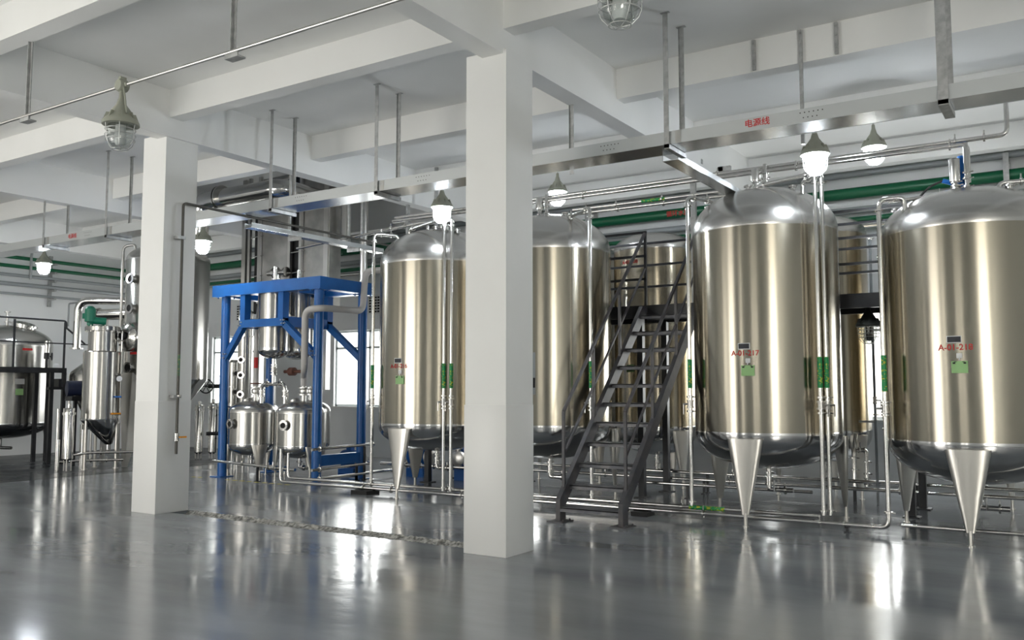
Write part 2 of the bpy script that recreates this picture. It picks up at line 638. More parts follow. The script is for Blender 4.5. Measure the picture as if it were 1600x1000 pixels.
def window(n, a, b_, c, d, y0, inward, mull, bar_z):
    w = thing('window_%d' % n, WLAB[n - 1], 'window', ((a + b_) / 2, y0, c))
    w['kind'] = 'structure'
    y = y0 + 0.10 * -inward
    f = MB()
    e = 0.05
    for x in [a + e / 2, b_ - e / 2] + mull:
        f.bar((x, y, c), (x, y, d), e, 0.06, (0, 1, 0))
    for z in [c + e / 2, d - e / 2] + bar_z:
        f.bar((a, y, z), (b_, y, z), 0.06, e)
    obj('window_frame', f, 'alu', w)
    obj('pane', MB().box(a + e, b_ - e, y - 0.003, y + 0.003, c + e, d - e), 'glass', w)
    s = MB().box(a - 0.04, b_ + 0.04, min(y0, y0 + inward * 0.05), max(y0, y0 + inward * 0.05) , c - 0.05, c)
    obj('window_sill', s, 'white', w)


wn = 1
for (a, b_, c, d) in WIN_BACK:
    window(wn, a, b_, c, d, YB, -1, [a + (b_ - a) * 0.52] if b_ - a < 3 else [a + (b_ - a) / 3, a + 2 * (b_ - a) / 3], [2.62])
    wn += 1
for (a, b_, c, d) in WIN_FRONT:
    if c > 0.01:
        window(wn, a, b_, c, d, YF, 1, [a + (b_ - a) / 3, a + 2 * (b_ - a) / 3], [3.3])
        wn += 1

# faint yellow hazard dashes on the floor along the equipment
y_ = MB()
x = -15.6
while x < -11.4:
    if not (-13.62 < x < -13.1):
        y_.box(x, x + 0.10, 10.545, 10.595, 0.0005, 0.0022)
    x += 0.19
tag(obj('floor_marking', y_, 'yellow', kind='stuff'), 'faint dashed yellow tape line on the floor before the blue frame', 'tape')


# ------------------------------------------------------------------ big storage tanks
def head_profile(r, h, up=True, n=20):
    """Elliptical vessel head, from the rim to the centre."""
    pts = []
    for i in range(n + 1):
        a = PI / 2 * i / n
        rr = r * math.cos(a)
        zz = h * math.sin(a)
        pts.append((rr, zz if up else -zz))
    return pts


def leg_shape(c, ang, rad, ztop, wt, zt_in, foot_r=0.022, depth=0.11):
    """Folded sheet leg: broad at the tank, tapering to a small tube foot."""
    ca, sa = math.cos(ang), math.sin(ang)
    out = Vector((ca, sa, 0))
    tan = Vector((-sa, ca, 0))
    c = Vector((c[0], c[1], 0))
    prof = [(ztop, wt / 2, depth), (ztop - 0.02, wt / 2, depth), (ztop * 0.5, wt / 2 * 0.55, depth * 0.62), (0.14, 0.042, 0.036)]
    rings_ = []
    for z, w, d in prof:
        ring = []
        shift = rad - 0.02
        for k in range(20):
            a = 2 * PI * k / 20
            ex = abs(math.cos(a)) ** 0.7 * (1 if math.cos(a) >= 0 else -1)
            ey = abs(math.sin(a)) ** 0.8 * (1 if math.sin(a) >= 0 else -1)
            p = c + out * (shift - d * 0.55 + d * 0.55 * ey + 0.02) + tan * (w * ex)
            p.z = z
            ring.append(p)
        rings_.append(ring)
    mb = MB().rings(rings_)
    ft = c + out * (rad - 0.016)
    mb.cyl((ft.x, ft.y, 0.008), (ft.x, ft.y, 0.16), foot_r, 12)
    mb.cyl((ft.x, ft.y, 0.0), (ft.x, ft.y, 0.012), foot_r * 1.7, 14)
    return mb


def rim_nozzle(c, r, h, z0, ang, rad, tall=0.08, nr=0.03):
    x, y = c[0] + rad * math.cos(ang), c[1] + rad * math.sin(ang)
    q = (rad / r)
    z = z0 + h * max(0.0, 1 - q * q) ** 0.5
    return (x, y, z)


def storage_tank(label, c, r, zb, zt, hd, hb, body='tank', number=None, legs=(-90, 30, 150), leg_w=0.43, leg_top=None, group='tall steel storage tanks', legrad=None, lab_ang=-90, lab_z=2.0, drain=True, nozzles=()):
    t = thing('storage_tank', label, 'tank', (c[0], c[1], 0), group)
    obj('shell', MB().lathe([(r, zb), (r, zt)], (c[0], c[1], 0), seg=96, cap0=False, cap1=False), body, t)
    dm = MB()
    prof = [(rr, zt + z) for rr, z in head_profile(r + 0.001, hd)]
    dm.lathe([(r + 0.001, zt - 0.05), (r + 0.004, zt - 0.03)] + prof, (c[0], c[1], 0), seg=96, cap0=False)
    obj('domed_top', dm, 'dome', t)
    ds = MB()
    prof = [(rr, zb + z) for rr, z in head_profile(r + 0.001, hb, up=False)]
    ds.lathe([(r + 0.001, zb + 0.05), (r + 0.004, zb + 0.03)] + prof, (c[0], c[1], 0), seg=96, cap0=False)
    obj('dished_bottom', ds, 'dish', t)
    lr = legrad or r + 0.06
    for a in legs:
        obj('leg', leg_shape(c, R(a), lr, leg_top or zb - 0.02, leg_w, zb), 'steel_leg', t)
    if drain:
        d = MB()
        zc = zb - hb
        d.cyl((c[0], c[1], zc + 0.04), (c[0], c[1], zc - 0.2), 0.032, 14)
        d.clamp((c[0], c[1], zc - 0.05), (0, 0, 1), 0.032)
        d.valve((c[0], c[1], zc - 0.15), (0, 0, 1), 0.032, (0.8, -0.6, 0))
        d.tube([(c[0], c[1], zc - 0.2), (c[0], c[1], zc - 0.26), (c[0] + 0.3, c[1], zc - 0.26)], 0.03, 0.06)
        d.clamp((c[0] + 0.2, c[1], zc - 0.26), (1, 0, 0), 0.03)
        obj('drain_valve', d, 'steel', t)
    if nozzles:
        nz = MB()
        for (a, rad) in nozzles:
            p = rim_nozzle(c, r, hd, zt, R(a), rad)
            nz.cyl((p[0], p[1], p[2] - 0.06), (p[0], p[1], p[2] + 0.05), 0.03, 14)
            nz.clamp((p[0], p[1], p[2] + 0.03), (0, 0, 1), 0.03)
        obj('nozzle', nz, 'steel', t)
    if number:
        a = R(lab_ang)
        obj('stencil_number', wrap(text_verts(number, 0.088, 0.0012), c, r + 0.0005, a, lab_z), 'red', t)
        pl = obj('nameplate', wrap(patch(0.145, 0.075, 0.003), c, r, a - 0.01, lab_z + 0.085), 'plate_white', t)
        pb = MB()
        pb.bm.free()
        pb.bm = wrap(patch(0.13, 0.06, 0.0045), c, r, a - 0.01, lab_z + 0.085)
        obj('plate_face', pb, 'plate_black', pl)
        hk = MB()
        hx = a + 0.04
        px, py = c[0] + r * math.cos(hx), c[1] + r * math.sin(hx)
        hk.box(px - 0.028, px + 0.028, py - 0.012, py + 0.01, lab_z - 0.115, lab_z - 0.06, 0.006)
        hk.cyl((px, py - 0.008, lab_z - 0.11), (px, py - 0.018, lab_z - 0.135), 0.006, 8)
        obj('hook', hk, 'plate_white', t)
        cb = obj('status_tag', wrap(patch(0.155, 0.125, 0.012), c, r + 0.004, hx, lab_z - 0.205), 'label_green', t)
        cl = MB()
        for s in (-0.05, 0.05):
            qx = hx + s / r
            qx_, qy_ = c[0] + (r + 0.02) * math.cos(qx), c[1] + (r + 0.02) * math.sin(qx)
            cl.box(qx_ - 0.012, qx_ + 0.012, qy_ - 0.004, qy_ + 0.006, lab_z - 0.172, lab_z - 0.156)
        cl.bar((c[0] + (r + 0.014) * math.cos(hx - 0.05 / r), c[1] + (r + 0.014) * math.sin(hx - 0.05 / r), lab_z - 0.15),
               (c[0] + (r + 0.014) * math.cos(hx + 0.05 / r), c[1] + (r + 0.014) * math.sin(hx + 0.05 / r), lab_z - 0.15), 0.006, 0.006)
        obj('tag_clip', cl, 'dark', cb)
    return t


T216 = (-8.62, 11.12)
TMID = (-6.60, 11.20)
T217 = (-3.40, 11.20)
T218 = (-1.05, 11.19)
storage_tank('tall round steel storage tank marked A-01-216, left of the near column', T216, 0.92, 1.04, 3.59, 0.56, 0.40, number='A-01-216', lab_ang=-92, lab_z=1.95, nozzles=((170, 0.7), (-60, 0.35), (-20, 0.55)))
storage_tank('tall round steel storage tank half hidden behind the near white column', TMID, 0.90, 1.06, 3.62, 0.56, 0.46, nozzles=((-10, 0.3), (60, 0.2)), lab_z=2)
storage_tank('tall round steel storage tank marked A-01-217, right of the stairs', T217, 0.90, 1.04, 3.62, 0.56, 0.43, number='A-01-217', lab_ang=-89, lab_z=2.03, nozzles=((190, 0.7), (-110, 0.3), (-20, 0.45)))
storage_tank('tall round steel storage tank marked A-01-218, cut by the right edge', T218, 0.92, 1.0, 3.40, 0.48, 0.45, number='A-01-218', lab_ang=-95, lab_z=2.04, nozzles=((190, 0.75), (-110, 0.25), (-35, 0.55)))
BACK = [(-7.70, 14.05, 'tall narrow steel tank behind the half hidden tank, only its legs in sight'),
        (-6.17, 14.05, 'tall narrow steel tank standing behind the dark stairs'),
        (-3.41, 14.05, 'tall narrow steel tank behind the tank marked A-01-217'),
        (-1.50, 14.05, 'tall narrow steel tank behind the tank marked A-01-218, mostly hidden')]
for (x, y, lb) in BACK:
    storage_tank(lb, (x, y), 0.70, 0.95, 4.0, 0.30, 0.45, body='tank_dark', legs=(-30, -150, 90), leg_w=0.36, group='narrow tanks along the rear wall', legrad=0.72)
# tag on the tank behind the stairs is part of its surface: red stencil near the top
bk = [o for o in col.objects if o.get('label') == BACK[1][2]][0]
obj('stencil_number', wrap(text_verts('A-01-208', 0.085, 0.0012), BACK[1][:2], 0.7005, R(-103), 3.73), 'red', bk)
obj('status_tag', wrap(patch(0.15, 0.12, 0.01), BACK[1][:2], 0.704, R(-103), 1.95), 'label_green', bk)

# ------------------------------------------------------------------ steel stairs
SX0, SX1 = -5.44, -4.60
st = thing('steel_stairs', 'dark steel stairs with open treads climbing between the big tanks', 'stairs', (-5.02, 9.5, 0))
S0, S1 = (9.53, 0.17), (12.03, 2.80)
sl = (S1[1] - S0[1]) / (S1[0] - S0[0])
for x in (SX0, SX1):
    s = MB()
    s.poly([(x - 0.03, S0[0] - 0.12, 0.03), (x - 0.03, S0[0] + 0.02, 0.03), (x - 0.03, S0[0] + 0.02, 0.19), (x - 0.03, S1[0], S1[1] - 0.05),
            (x - 0.03, S1[0], S1[1] + 0.02), (x - 0.03, S1[0] - 0.16, S1[1] + 0.02), (x - 0.03, S0[0] - 0.12, 0.27)], (0.06, 0, 0))
    obj('stringer', s, 'stair', st)
    b_ = MB().box(x - 0.11, x + 0.11, S0[0] - 0.20, S0[0] + 0.07, 0, 0.014)
    b_.cyl((x + 0.08, S0[0] - 0.14, 0.01), (x + 0.08, S0[0] - 0.14, 0.035), 0.012, 6)
    b_.cyl((x + 0.08, S0[0] + 0.03, 0.01), (x + 0.08, S0[0] + 0.03, 0.035), 0.012, 6)
    b_.box(x - 0.031, x + 0.031, S0[0] - 0.12, S0[0] + 0.02, 0.012, 0.035)
    obj('foot_plate', b_, 'stair', st)
for i in range(11):
    z = 0.175 + 0.25 * i
    y = S0[0] + (z - S0[1]) / sl - 0.02
    tm = MB().box(SX0 + 0.03, SX1 - 0.03, y - 0.10, y + 0.13, z - 0.012, z + 0.002)
    tm.box(SX0 + 0.03, SX1 - 0.03, y - 0.10, y - 0.092, z - 0.05, z)
    tm.box(SX0 + 0.03, SX1 - 0.03, y + 0.122, y + 0.13, z - 0.05, z)
    obj('tread', tm, 'tread', st)
for x in (SX0, SX1):
    for off, w in ((1.13, 0.034), (0.60, 0.026)):
        y0 = 9.56
        h = MB()
        zs = S0[1] + (y0 - S0[0]) * sl + off
        h.bar((x, y0, zs), (x, S1[0], S1[1] + off), w, w)
        obj('handrail', h, 'stair', st)
    for y in (9.56, 10.36, 11.16):
        zs = S0[1] + (y - S0[0]) * sl
        obj('rail_post', MB().bar((x, y, zs), (x, y, zs + 1.13), 0.034, 0.034, (0, 1, 0)), 'stair', st)

# ------------------------------------------------------------------ walkway between the tank rows
PX0, PX1, PY0, PY1, PZ = -10.2, 1.5, 12.16, 13.12, 2.84
wk = thing('walkway', 'black steel walkway running between the two rows of tanks behind the stairs', 'walkway', (-4.3, 12.6, 0))
for y in (PY0, PY1):
    obj('edge_beam', MB().box(PX0, PX1, y - 0.03, y + 0.03, PZ - 0.17, PZ + 0.02), 'black', wk)
dk = MB().box(PX0, PX1, PY0 + 0.03, PY1 - 0.03, PZ - 0.03, PZ)
obj('deck', dk, 'black', wk)
for x in (-9.64, -5.59, -1.9, 1.2):
    for y in (PY0 + 0.02, PY1 - 0.03):
        p = MB().box(x - 0.045, x + 0.045, y - 0.045, y + 0.045, 0.012, PZ - 0.16)
        p.box(x - 0.1, x + 0.1, y - 0.1, y + 0.1, 0, 0.014)
        obj('post', p, 'black', wk)
for (xa, xb, y) in ((PX0, SX0 - 0.03, PY0), (SX1 + 0.03, PX1, PY0), (PX0, PX1, PY1)):
    for z in (3.97, 3.61, 3.26):
        obj('guard_rail', MB().bar((xa, y, z), (xb, y, z), 0.035, 0.035), 'black', wk)
    n = max(1, round((xb - xa) / 1.6))
    for i in range(n + 1):
        x = xa + 0.02 + (xb - xa - 0.04) * i / n
        obj('guard_post', MB().bar((x, y, PZ), (x, y, 3.98), 0.035, 0.035, (0, 1, 0)), 'black', wk)

# ------------------------------------------------------------------ ceiling-hung cable tray
TZ0, TZ1, TY0, TY1 = 4.165, 4.295, 8.50, 8.90
tr_ = thing('cable_tray', 'long pale sheet metal cable tray hung across the whole hall', 'cable tray', (-8.0, 8.7, TZ0))
obj('tray_bottom', MB().box(-21.5, 2.0, TY0 + 0.003, TY1, TZ0, TZ0 + 0.008), 'tray', tr_)
xs = [-21.5, -17.44, -15.38, -13.50, -11.5, -9.55, -7.58, -5.57, -3.52, 2.0]
sd = MB().box(-21.5, 2.0, TY0, TY0 + 0.006, TZ0 - 0.002, TZ1)
sd.box(-21.5, 2.0, TY0, TY0 + 0.03, TZ1, TZ1 + 0.004)
sd.box(-21.5, 2.0, TY1 - 0.006, TY1, TZ0 - 0.002, TZ1)
obj('tray_side', sd, 'tray_face', tr_)
for x in xs[1:-1]:
    obj('joint_plate', MB().box(x + 0.04, x + 0.10, TY0 - 0.004, TY0, TZ0, TZ1), 'steel_sat', tr_)
ho = MB()
for x0 in (-14.2, -9.1, -6.95, -4.35, -2.2):
    for r_ in (0, 1):
        for q in range(6 if r_ == 0 else 4):
            xx = x0 + q * 0.042 + r_ * 0.03
            ho.cyl((xx, TY0 - 0.0015, TZ1 - 0.035 - 0.05 * r_), (xx, TY0 + 0.0, TZ1 - 0.035 - 0.05 * r_), 0.006, 8)
obj('punched_holes', ho, 'dark', tr_)
obj('red_lettering', flat(text_verts('电源线', 0.085, 0.001), (-2.62, TY0 - 0.001, TZ1 - 0.06), (1, 0, 0), (0, 0, 1)), 'red', tr_)
obj('red_lettering', flat(text_verts('电源线', 0.085, 0.001), (-14.55, TY0 - 0.001, TZ1 - 0.06), (1, 0, 0), (0, 0, 1)), 'red', tr_)

HX = {'front': [-15.42, -13.54, -9.58, -7.60, -3.57, -0.95], 'rear': [-15.42, -13.54, -9.58, -7.60, -4.95, -3.57, -0.95]}
ends = {'front': 'in front of', 'rear': 'behind'}
for side in ('front', 'rear'):
    for i, x in enumerate(HX[side]):
        y = TY0 - 0.022 if side == 'front' else TY1 + 0.022
        w = 0.055 if x < -1 else 0.085
        h = MB()
        h.box(x - w / 2, x + w / 2, y - 0.004, y + 0.004, TZ0 - 0.045, ZC)
        s = 1 if side == 'front' else -1
        h.box(x - w / 2, x - w / 2 + 0.005, min(y, y + s * 0.02), max(y, y + s * 0.02), TZ1 + 0.01, ZC)
        h.box(x - 0.05, x + 0.05, y - 0.02, y + 0.02, ZC - 0.006, ZC)
        if side == 'front':
            h.box(x - w / 2, x + w / 2, TY0 - 0.026, TY1 + 0.05, TZ0 - 0.052, TZ0 - 0.004)
        tag(obj('tray_hanger', h, 'galv'), 'grey strip hanger %s the long cable tray, %s from the left' % (ends[side], ORD[i]), 'hanger', 'cable tray hangers')
# short bolted strips on the beam and the hanger they share it with
for i, x in enumerate((-3.0, -2.48, -2.1)):
    h = MB()
    zb = 5.21 if i != 1 else TZ1 - 0.02
    h.box(x - 0.018, x + 0.018, 9.655, 9.69, zb, 5.56)
    for z in (5.28, 5.42, 5.52):
        h.cyl((x, 9.66, z), (x, 9.64, z), 0.014, 6)
    tag(obj('ceiling_bracket', h, 'galv'), ['short bolted strip on the ceiling beam above the red lettering',
        'long thin strut bolted to the ceiling beam and dropping behind the tray', 'short rusty bolted strip on the ceiling beam, right of the long strut'][i], 'bracket', 'struts bolted to the beam')
for i, (x, y, z0) in enumerate(((-11.3, 12.25, 4.4), (-10.2, 12.25, 4.2), (-9.55, 12.25, 4.3))):
    tag(obj('ceiling_bracket', MB().box(x - 0.025, x + 0.025, y - 0.03, y + 0.03 - 0.004, z0, ZR if i == 0 else 5.55), 'galv'),
        '%s strut of the three hanging behind the tray, right above the blue frame' % ('left', 'middle', 'right')[i], 'bracket', 'rear beam struts')


def branch_tray(label, x0, x1, y0, y1, z0, z1, arms):
    t = thing('branch_tray', label, 'cable tray', ((x0 + x1) / 2, (y0 + y1) / 2, z0), 'branch trays')
    obj('tray_bottom', MB().box(x0, x1, y0, y1, z0, z0 + 0.006), 'tray', t)
    obj('tray_side', MB().box(x1 - 0.005, x1, y0, y1, z0 + 0.006, z1).box(x0, x0 + 0.005, y0, y1, z0 + 0.006, z1), 'tray_face', t)
    for (x, y) in arms:
        a = MB().box(x - 0.018, x + 0.018, y - 0.012, y + 0.012, z0 - 0.06, ZC)
        a.box(x - 0.018, x1 + 0.06, y - 0.014, y + 0.014, z0 - 0.06, z0 - 0.002)
        obj('hanger', a, 'galv', t)


branch_tray('narrow branch tray over the blue frame leading back from the long tray', -10.62, -10.46, 8.905, 11.9, 4.04, 4.12, [(-10.66, 9.85), (-10.66, 11.2)])
branch_tray('narrow branch tray leading back from the long tray above the stairs', -3.80, -3.62, 8.905, 11.3, 4.10, 4.17, [])
for i, (x, zt) in enumerate(((-4.87, 5.08), (-4.43, 4.92))):
    h = MB().box(x - 0.05, x + 0.03, 12.56, 12.62, 3.3, zt)
    h.box(x - 0.05, x + 0.14, 12.56, 12.62, zt - 0.07, zt)
    h.box(x - 0.06, x + 0.06, 12.53, 12.66, 2.845, 2.86).box(x - 0.05, x + 0.03, 12.56, 12.62, 2.85, 3.3)
    tag(obj('hooked_post', h, 'galv'), '%s grey post with hooked top behind the dome of the tank marked A-01-217' % ('taller left', 'shorter right')[i], 'post', 'hooked posts')


# ------------------------------------------------------------------ caged lamps
def caged_lamp(name, label, p, lit, group, hood='hood', box=True, rod=None):
    x, y, z = p
    t = thing(name, label, 'lamp', p, group)
    h = MB()
    h.lathe([(0.022, 0.30), (0.024, 0.25), (0.034, 0.22), (0.045, 0.18), (0.085, 0.125), (0.105, 0.075), (0.150, 0.035), (0.162, 0.01), (0.162, -0.012), (0.150, -0.016), (0.12, -0.010)], p, seg=32)
    for k in range(8):
        a = 2 * PI * k / 8 + 0.2
        c, s = math.cos(a), math.sin(a)
        h.poly([(x + c * 0.085, y + s * 0.085, z + 0.03), (x + c * 0.152, y + s * 0.152, z + 0.03), (x + c * 0.125, y + s * 0.125, z + 0.10), (x + c * 0.095, y + s * 0.095, z + 0.10)], (-s * 0.012, c * 0.012, 0))
    obj('hood', h, hood, t)
    g_ = MB().lathe([(0.108, -0.012), (0.108, -0.13), (0.102, -0.165), (0.084, -0.20), (0.05, -0.225), (0.0, -0.233)], p, seg=24, cap0=True, cap1=False)
    obj('glass', g_, 'lamp_lit' if lit else 'lamp_glass', t)
    if not lit:
        b_ = MB().lathe([(0.045, -0.015), (0.045, -0.09), (0.05, -0.10), (0.05, -0.17), (0.035, -0.2), (0.0, -0.205)], p, seg=16)
        obj('bulb', b_, 'tube_off' if hood == 'hood' else 'hood_silhouette', t)
    c_ = MB()
    for r_, dz in ((0.132, -0.055), (0.132, -0.105), (0.128, -0.150), (0.070, -0.235)):
        c_.torus((x, y, z + dz), (0, 0, 1), r_, 0.0035, 28, 6)
    for k in range(6):
        a = 2 * PI * k / 6 + 0.4
        c, s = math.cos(a), math.sin(a)
        c_.tube([(x + c * q, y + s * q, z + dz) for q, dz in ((0.142, -0.012), (0.134, -0.06), (0.130, -0.14), (0.112, -0.19), (0.07, -0.232), (0.0, -0.246))], 0.0035, 0.0, 6)
    obj('cage', c_, 'wire', t)
    if box:
        j = MB().lathe([(0.0, -0.045), (0.05, -0.045), (0.06, -0.03), (0.06, 0.03), (0.05, 0.045), (0.0, 0.045)], (x, y, z + 0.36), (0, 1, 0), 20)
        j.cyl((x, y, z + 0.28), (x, y, z + 0.32), 0.024, 12)
        j.cyl((x - 0.085, y, z + 0.36), (x + 0.085, y, z + 0.36), 0.022, 12)
        j.box(x - 0.02, x + 0.02, y - 0.03, y + 0.03, z + 0.41, z + 0.44)
        obj('junction_box', j, hood, t)
        w = MB().tube([(x + 0.05, y - 0.02, z + 0.34), (x + 0.10, y - 0.03, z + 0.22), (x + 0.11, y - 0.02, z + 0.08)], 0.008, 0.05, 8)
        obj('wire', w, 'hood', t)
    if rod == 'arm':
        obj('bracket_arm', MB().tube([(x, y, z + 0.27), (x, y, z + 0.30), (x, 8.908, TZ0 + 0.09), (x, 8.908, TZ0 + 0.02)], 0.011, 0.03, 8), 'galv', t)
    elif rod:
        obj('drop_rod', MB().cyl((x, y, z + 0.29), (x, y, rod), 0.011, 10), 'galv', t)
    return t


for x, lb in ((-7.33, 'unlit greenish caged lamp on the conduit at upper left'), (-2.27, 'unlit caged lamp cut by the top edge')):
    caged_lamp('caged_lamp', lb, (x, 4.7, 4.03), False, 'unlit caged lamps')
for x, lb in ((-18.31, 'lit caged lamp at far left below the cable tray'), (-13.15, 'lit caged lamp just right of the farther column'),
              (-7.77, 'lit caged lamp in front of the tank marked A-01-216'), (-2.46, 'lit caged lamp in front of the dome of the tank marked A-01-217')):
    caged_lamp('caged_lamp', lb, (x, 10.1, 4.26), True, 'lit caged lamps', box=False, rod='arm')
for x, lb in ((-7.15, 'lit caged lamp beside the near column above the half hidden tank'), (-2.25, 'lit caged lamp farther back, right of the brightest lamp')):
    caged_lamp('caged_lamp', lb, (x, 12.40, 4.85), True, 'lit caged lamps', box=False, rod=5.2)
caged_lamp('caged_lamp', 'unlit caged lamp, coloured dark as a backlit silhouette, hanging under the walkway against the bright window', (-2.40, 12.45, 2.45), False, 'unlit caged lamps', hood='hood_silhouette', box=False, rod=PZ - 0.02)

cd = thing('conduit', 'thin bright steel conduit crossing the upper left of the hall', 'conduit', (-7.0, 4.7, 4.38))
obj('pipe', MB().cyl((-15.0, 4.7, 4.39), (-7.42, 4.7, 4.39), 0.016, 10).cyl((-7.24, 4.7, 4.39), (-2.36, 4.7, 4.39), 0.016, 10).cyl((-2.18, 4.7, 4.39), (3, 4.7, 4.39), 0.016, 10), 'steel_sat', cd)
for i, x in enumerate((-12.1, -9.03, -5.86, -0.9)):
    h = MB().box(x - 0.02, x + 0.02, 4.755, 4.765, 4.34, 5.2).box(x - 0.02, x - 0.012, 4.73, 4.765, 4.34, 5.2)
    h.box(x - 0.02, x + 0.14, 4.68, 4.765, 4.33, 4.345).box(x - 0.02, x + 0.14, 4.68, 4.69, 4.345, 4.37)
    if 0 < i < 3:
        tag(obj('conduit_strut', h, 'galv'), '%s drop strut with a small shelf holding the thin conduit' % ('left hand', 'right hand')[i - 1], 'strut', 'conduit struts')


# ------------------------------------------------------------------ pipes around the big tanks
def pipe_run(name, label, cat, pts, r, bend=0.09, material='steel', clamps=(), valves=(), sleeves=(), group=None, floor_feet=()):
    z = min(p[2] for p in pts)
    q = pts[0]
    t = thing(name, label, cat, (q[0], q[1], z), group)
    obj('pipe', MB().tube(pts, r, bend, 14), material, t)
    for p, a in clamps:
        obj('clamp', MB().clamp(p, a, r), 'steel', t)
    for p, a, s in valves:
        obj('valve', MB().valve(p, a, r, s), 'steel_sat', t)
    for p0, p1 in sleeves:
        obj('marker_sleeve', MB().cyl(p0, p1, r + 0.003, 16), 'marker', t)
    for (x, y, zz) in floor_feet:
        f = MB().box(x - 0.03, x + 0.03, y - 0.05, y + 0.05, 0.0, 0.012).box(x - 0.015, x + 0.015, y - 0.02, y + 0.02, 0.01, zz)
        obj('support_foot', f, 'black', t)
    return t


PYF = 10.52


def pyf(x):
    return 10.30 + (x + 11.25) * 0.0235


# bundle of two pipes along the floor in front of the tank feet
t = pipe_run('floor_pipe', 'lower front pipe along the floor that turns up at the right-hand riser', 'pipe',
             [(-11.25, 10.30, 0.62), (-11.25, 10.30, 0.085), (-1.88, PYF, 0.085), (-1.88, PYF, 3.74), (-1.62, 10.62, 3.76), (-1.62, 10.62, 3.5)], 0.027, 0.09,
             clamps=[((x, pyf(x), 0.085), (1, 0, 0)) for x in (-9.45, -8.9, -7.6, -5.0, -4.0, -2.62, -2.35, -2.05)] + [((-1.88, PYF, z), (0, 0, 1)) for z in (0.25, 1.32, 1.46, 3.62)],
             valves=[((-1.88, PYF, 1.39), (0, 0, 1), (-1, -0.2, 0))], sleeves=[((-1.88, PYF, 1.58), (-1.88, PYF, 1.98))], floor_feet=[(-2.32, PYF, 0.07)], group='front floor pipes')
pipe_run('floor_pipe', 'upper front pipe along the floor beside the lower one', 'pipe',
         [(-11.15, 10.37, 0.55), (-11.15, 10.37, 0.145), (-2.62, 10.57, 0.145)], 0.024, 0.08,
         clamps=[((x, pyf(x) + 0.067, 0.145), (1, 0, 0)) for x in (-9.35, -7.9, -6.0, -4.3)], sleeves=[((-4.2, 10.533, 0.145), (-3.75, 10.5435, 0.145))], group='front floor pipes')
pipe_run('floor_pipe', 'single front pipe on the floor right of the corner riser', 'pipe', [(-1.80, 10.8, 0.085), (2.2, 10.8, 0.085)], 0.022, 0, group='front floor pipes',
         floor_feet=[(0.6, 10.8, 0.07)])
tag(obj('pipe_block', MB().box(-9.58, -9.26, 10.20, 10.50, 0.0, 0.055), 'rubber'), 'black block under the front floor pipes left of the tank marked A-01-216', 'block')
tag(obj('pipe_block', MB().box(-4.92, -4.70, 10.36, 10.60, 0.0, 0.055), 'rubber'), 'black block under the front floor pipes behind the foot of the stairs', 'block')


def riser(label, x, y, zb, zt, arm, sleeve=(1.62, 1.98), vz=1.42, r=0.026, vs=(-1, -0.2, 0), drop=0.22, mid=None):
    """Upright pipe from the floor bundle over a tank shoulder and down into its top."""
    pts = [(x, y, zb), (x, y, zt)]
    if mid:
        pts += mid
    pts += [(arm[0], arm[1], arm[2] if len(arm) > 3 else zt), (arm[0], arm[1], (arm[2] if len(arm) > 3 else zt) - drop)]
    last = Vector(pts[-2])
    prev = Vector(pts[-3])
    d = (last - prev).normalized()
    cl = [((x, y, zb + 0.05), (0, 0, 1)), ((x, y, vz - 0.09), (0, 0, 1)), ((x, y, vz + 0.09), (0, 0, 1)), ((x, y, zt - 0.12), (0, 0, 1)),
          (tuple(prev + d * 0.12), tuple(d)), (tuple(last - d * 0.12), tuple(d))]
    return pipe_run('riser_pipe', label, 'pipe', pts, r, 0.08, clamps=cl, valves=[((x, y, vz), (0, 0, 1), vs)], sleeves=[((x, y, sleeve[0]), (x, y, sleeve[1]))], group='tank risers')


riser('thin upright pipe at the left side of the tank marked A-01-216', -9.32, 10.37, 0.165, 4.05, (-9.12, 10.72), drop=0.3)
riser('left pipe of the upright pair in front of the tank marked A-01-216', -7.87, 10.30, 0.14, 4.14, (-8.92, 10.76), drop=0.2)
riser('right pipe of the upright pair in front of the tank marked A-01-216', -7.75, 10.32, 0.14, 4.13, (-8.22, 10.74), drop=0.24)
riser('upright pipe in front of the half hidden tank, left of the stairs', -5.55, 10.50, 0.165, 4.06, (-6.15, 10.95), drop=0.12)
riser('upright pipe at the left edge of the tank marked A-01-217', -4.17, 10.54, 0.165, 4.05, (-3.98, 10.98), drop=0.2, vs=(-1, 0, 0))
riser('left pipe of the upright pair at the right of the tank marked A-01-217', -2.58, 10.54, 0.165, 4.15, (-3.38, 10.86), drop=0.2, vs=(1, -0.3, 0))
riser('right pipe of the upright pair at the right of the tank marked A-01-217', -2.52, 10.60, 0.165, 4.16, (-2.82, 10.93), drop=0.2, vs=(1, -0.3, 0))

for k, (yy, zz, nm) in enumerate(((11.20, 4.465, 'upper header pipe running above the tank domes'), (11.14, 4.40, 'lower header pipe running above the tank domes'))):
    pts = [(-9.6, yy, zz), (-1.02 if k else -0.62, yy, zz)]
    if k == 0:
        pts += [(-0.62, yy, 5.0)]
    else:
        pts += [(-1.02, yy, 3.95)]
    pipe_run('header_pipe', nm, 'pipe', pts, 0.026, 0.08, clamps=[((x, yy, zz), (1, 0, 0)) for x in ((-8.0, -6.0, -2.95, -1.2) if k else (-7.6, -4.0, -1.15, -0.85))], group='header pipes')
for k, (yy, zz) in enumerate(((11.2, 4.225), (11.26, 4.175))):
    pipe_run('header_pipe', '%s short connecting pipe between the half hidden tank and the tank marked A-01-217' % ('front', 'rear')[k], 'pipe',
             [(-6.2, yy, zz), (-3.9, yy, zz)], 0.022, 0, clamps=[((x, yy, zz), (1, 0, 0)) for x in (-5.5, -4.8)], sleeves=[((-5.1, yy, zz), (-4.75, yy, zz))] if k == 0 else (), group='header pipes')
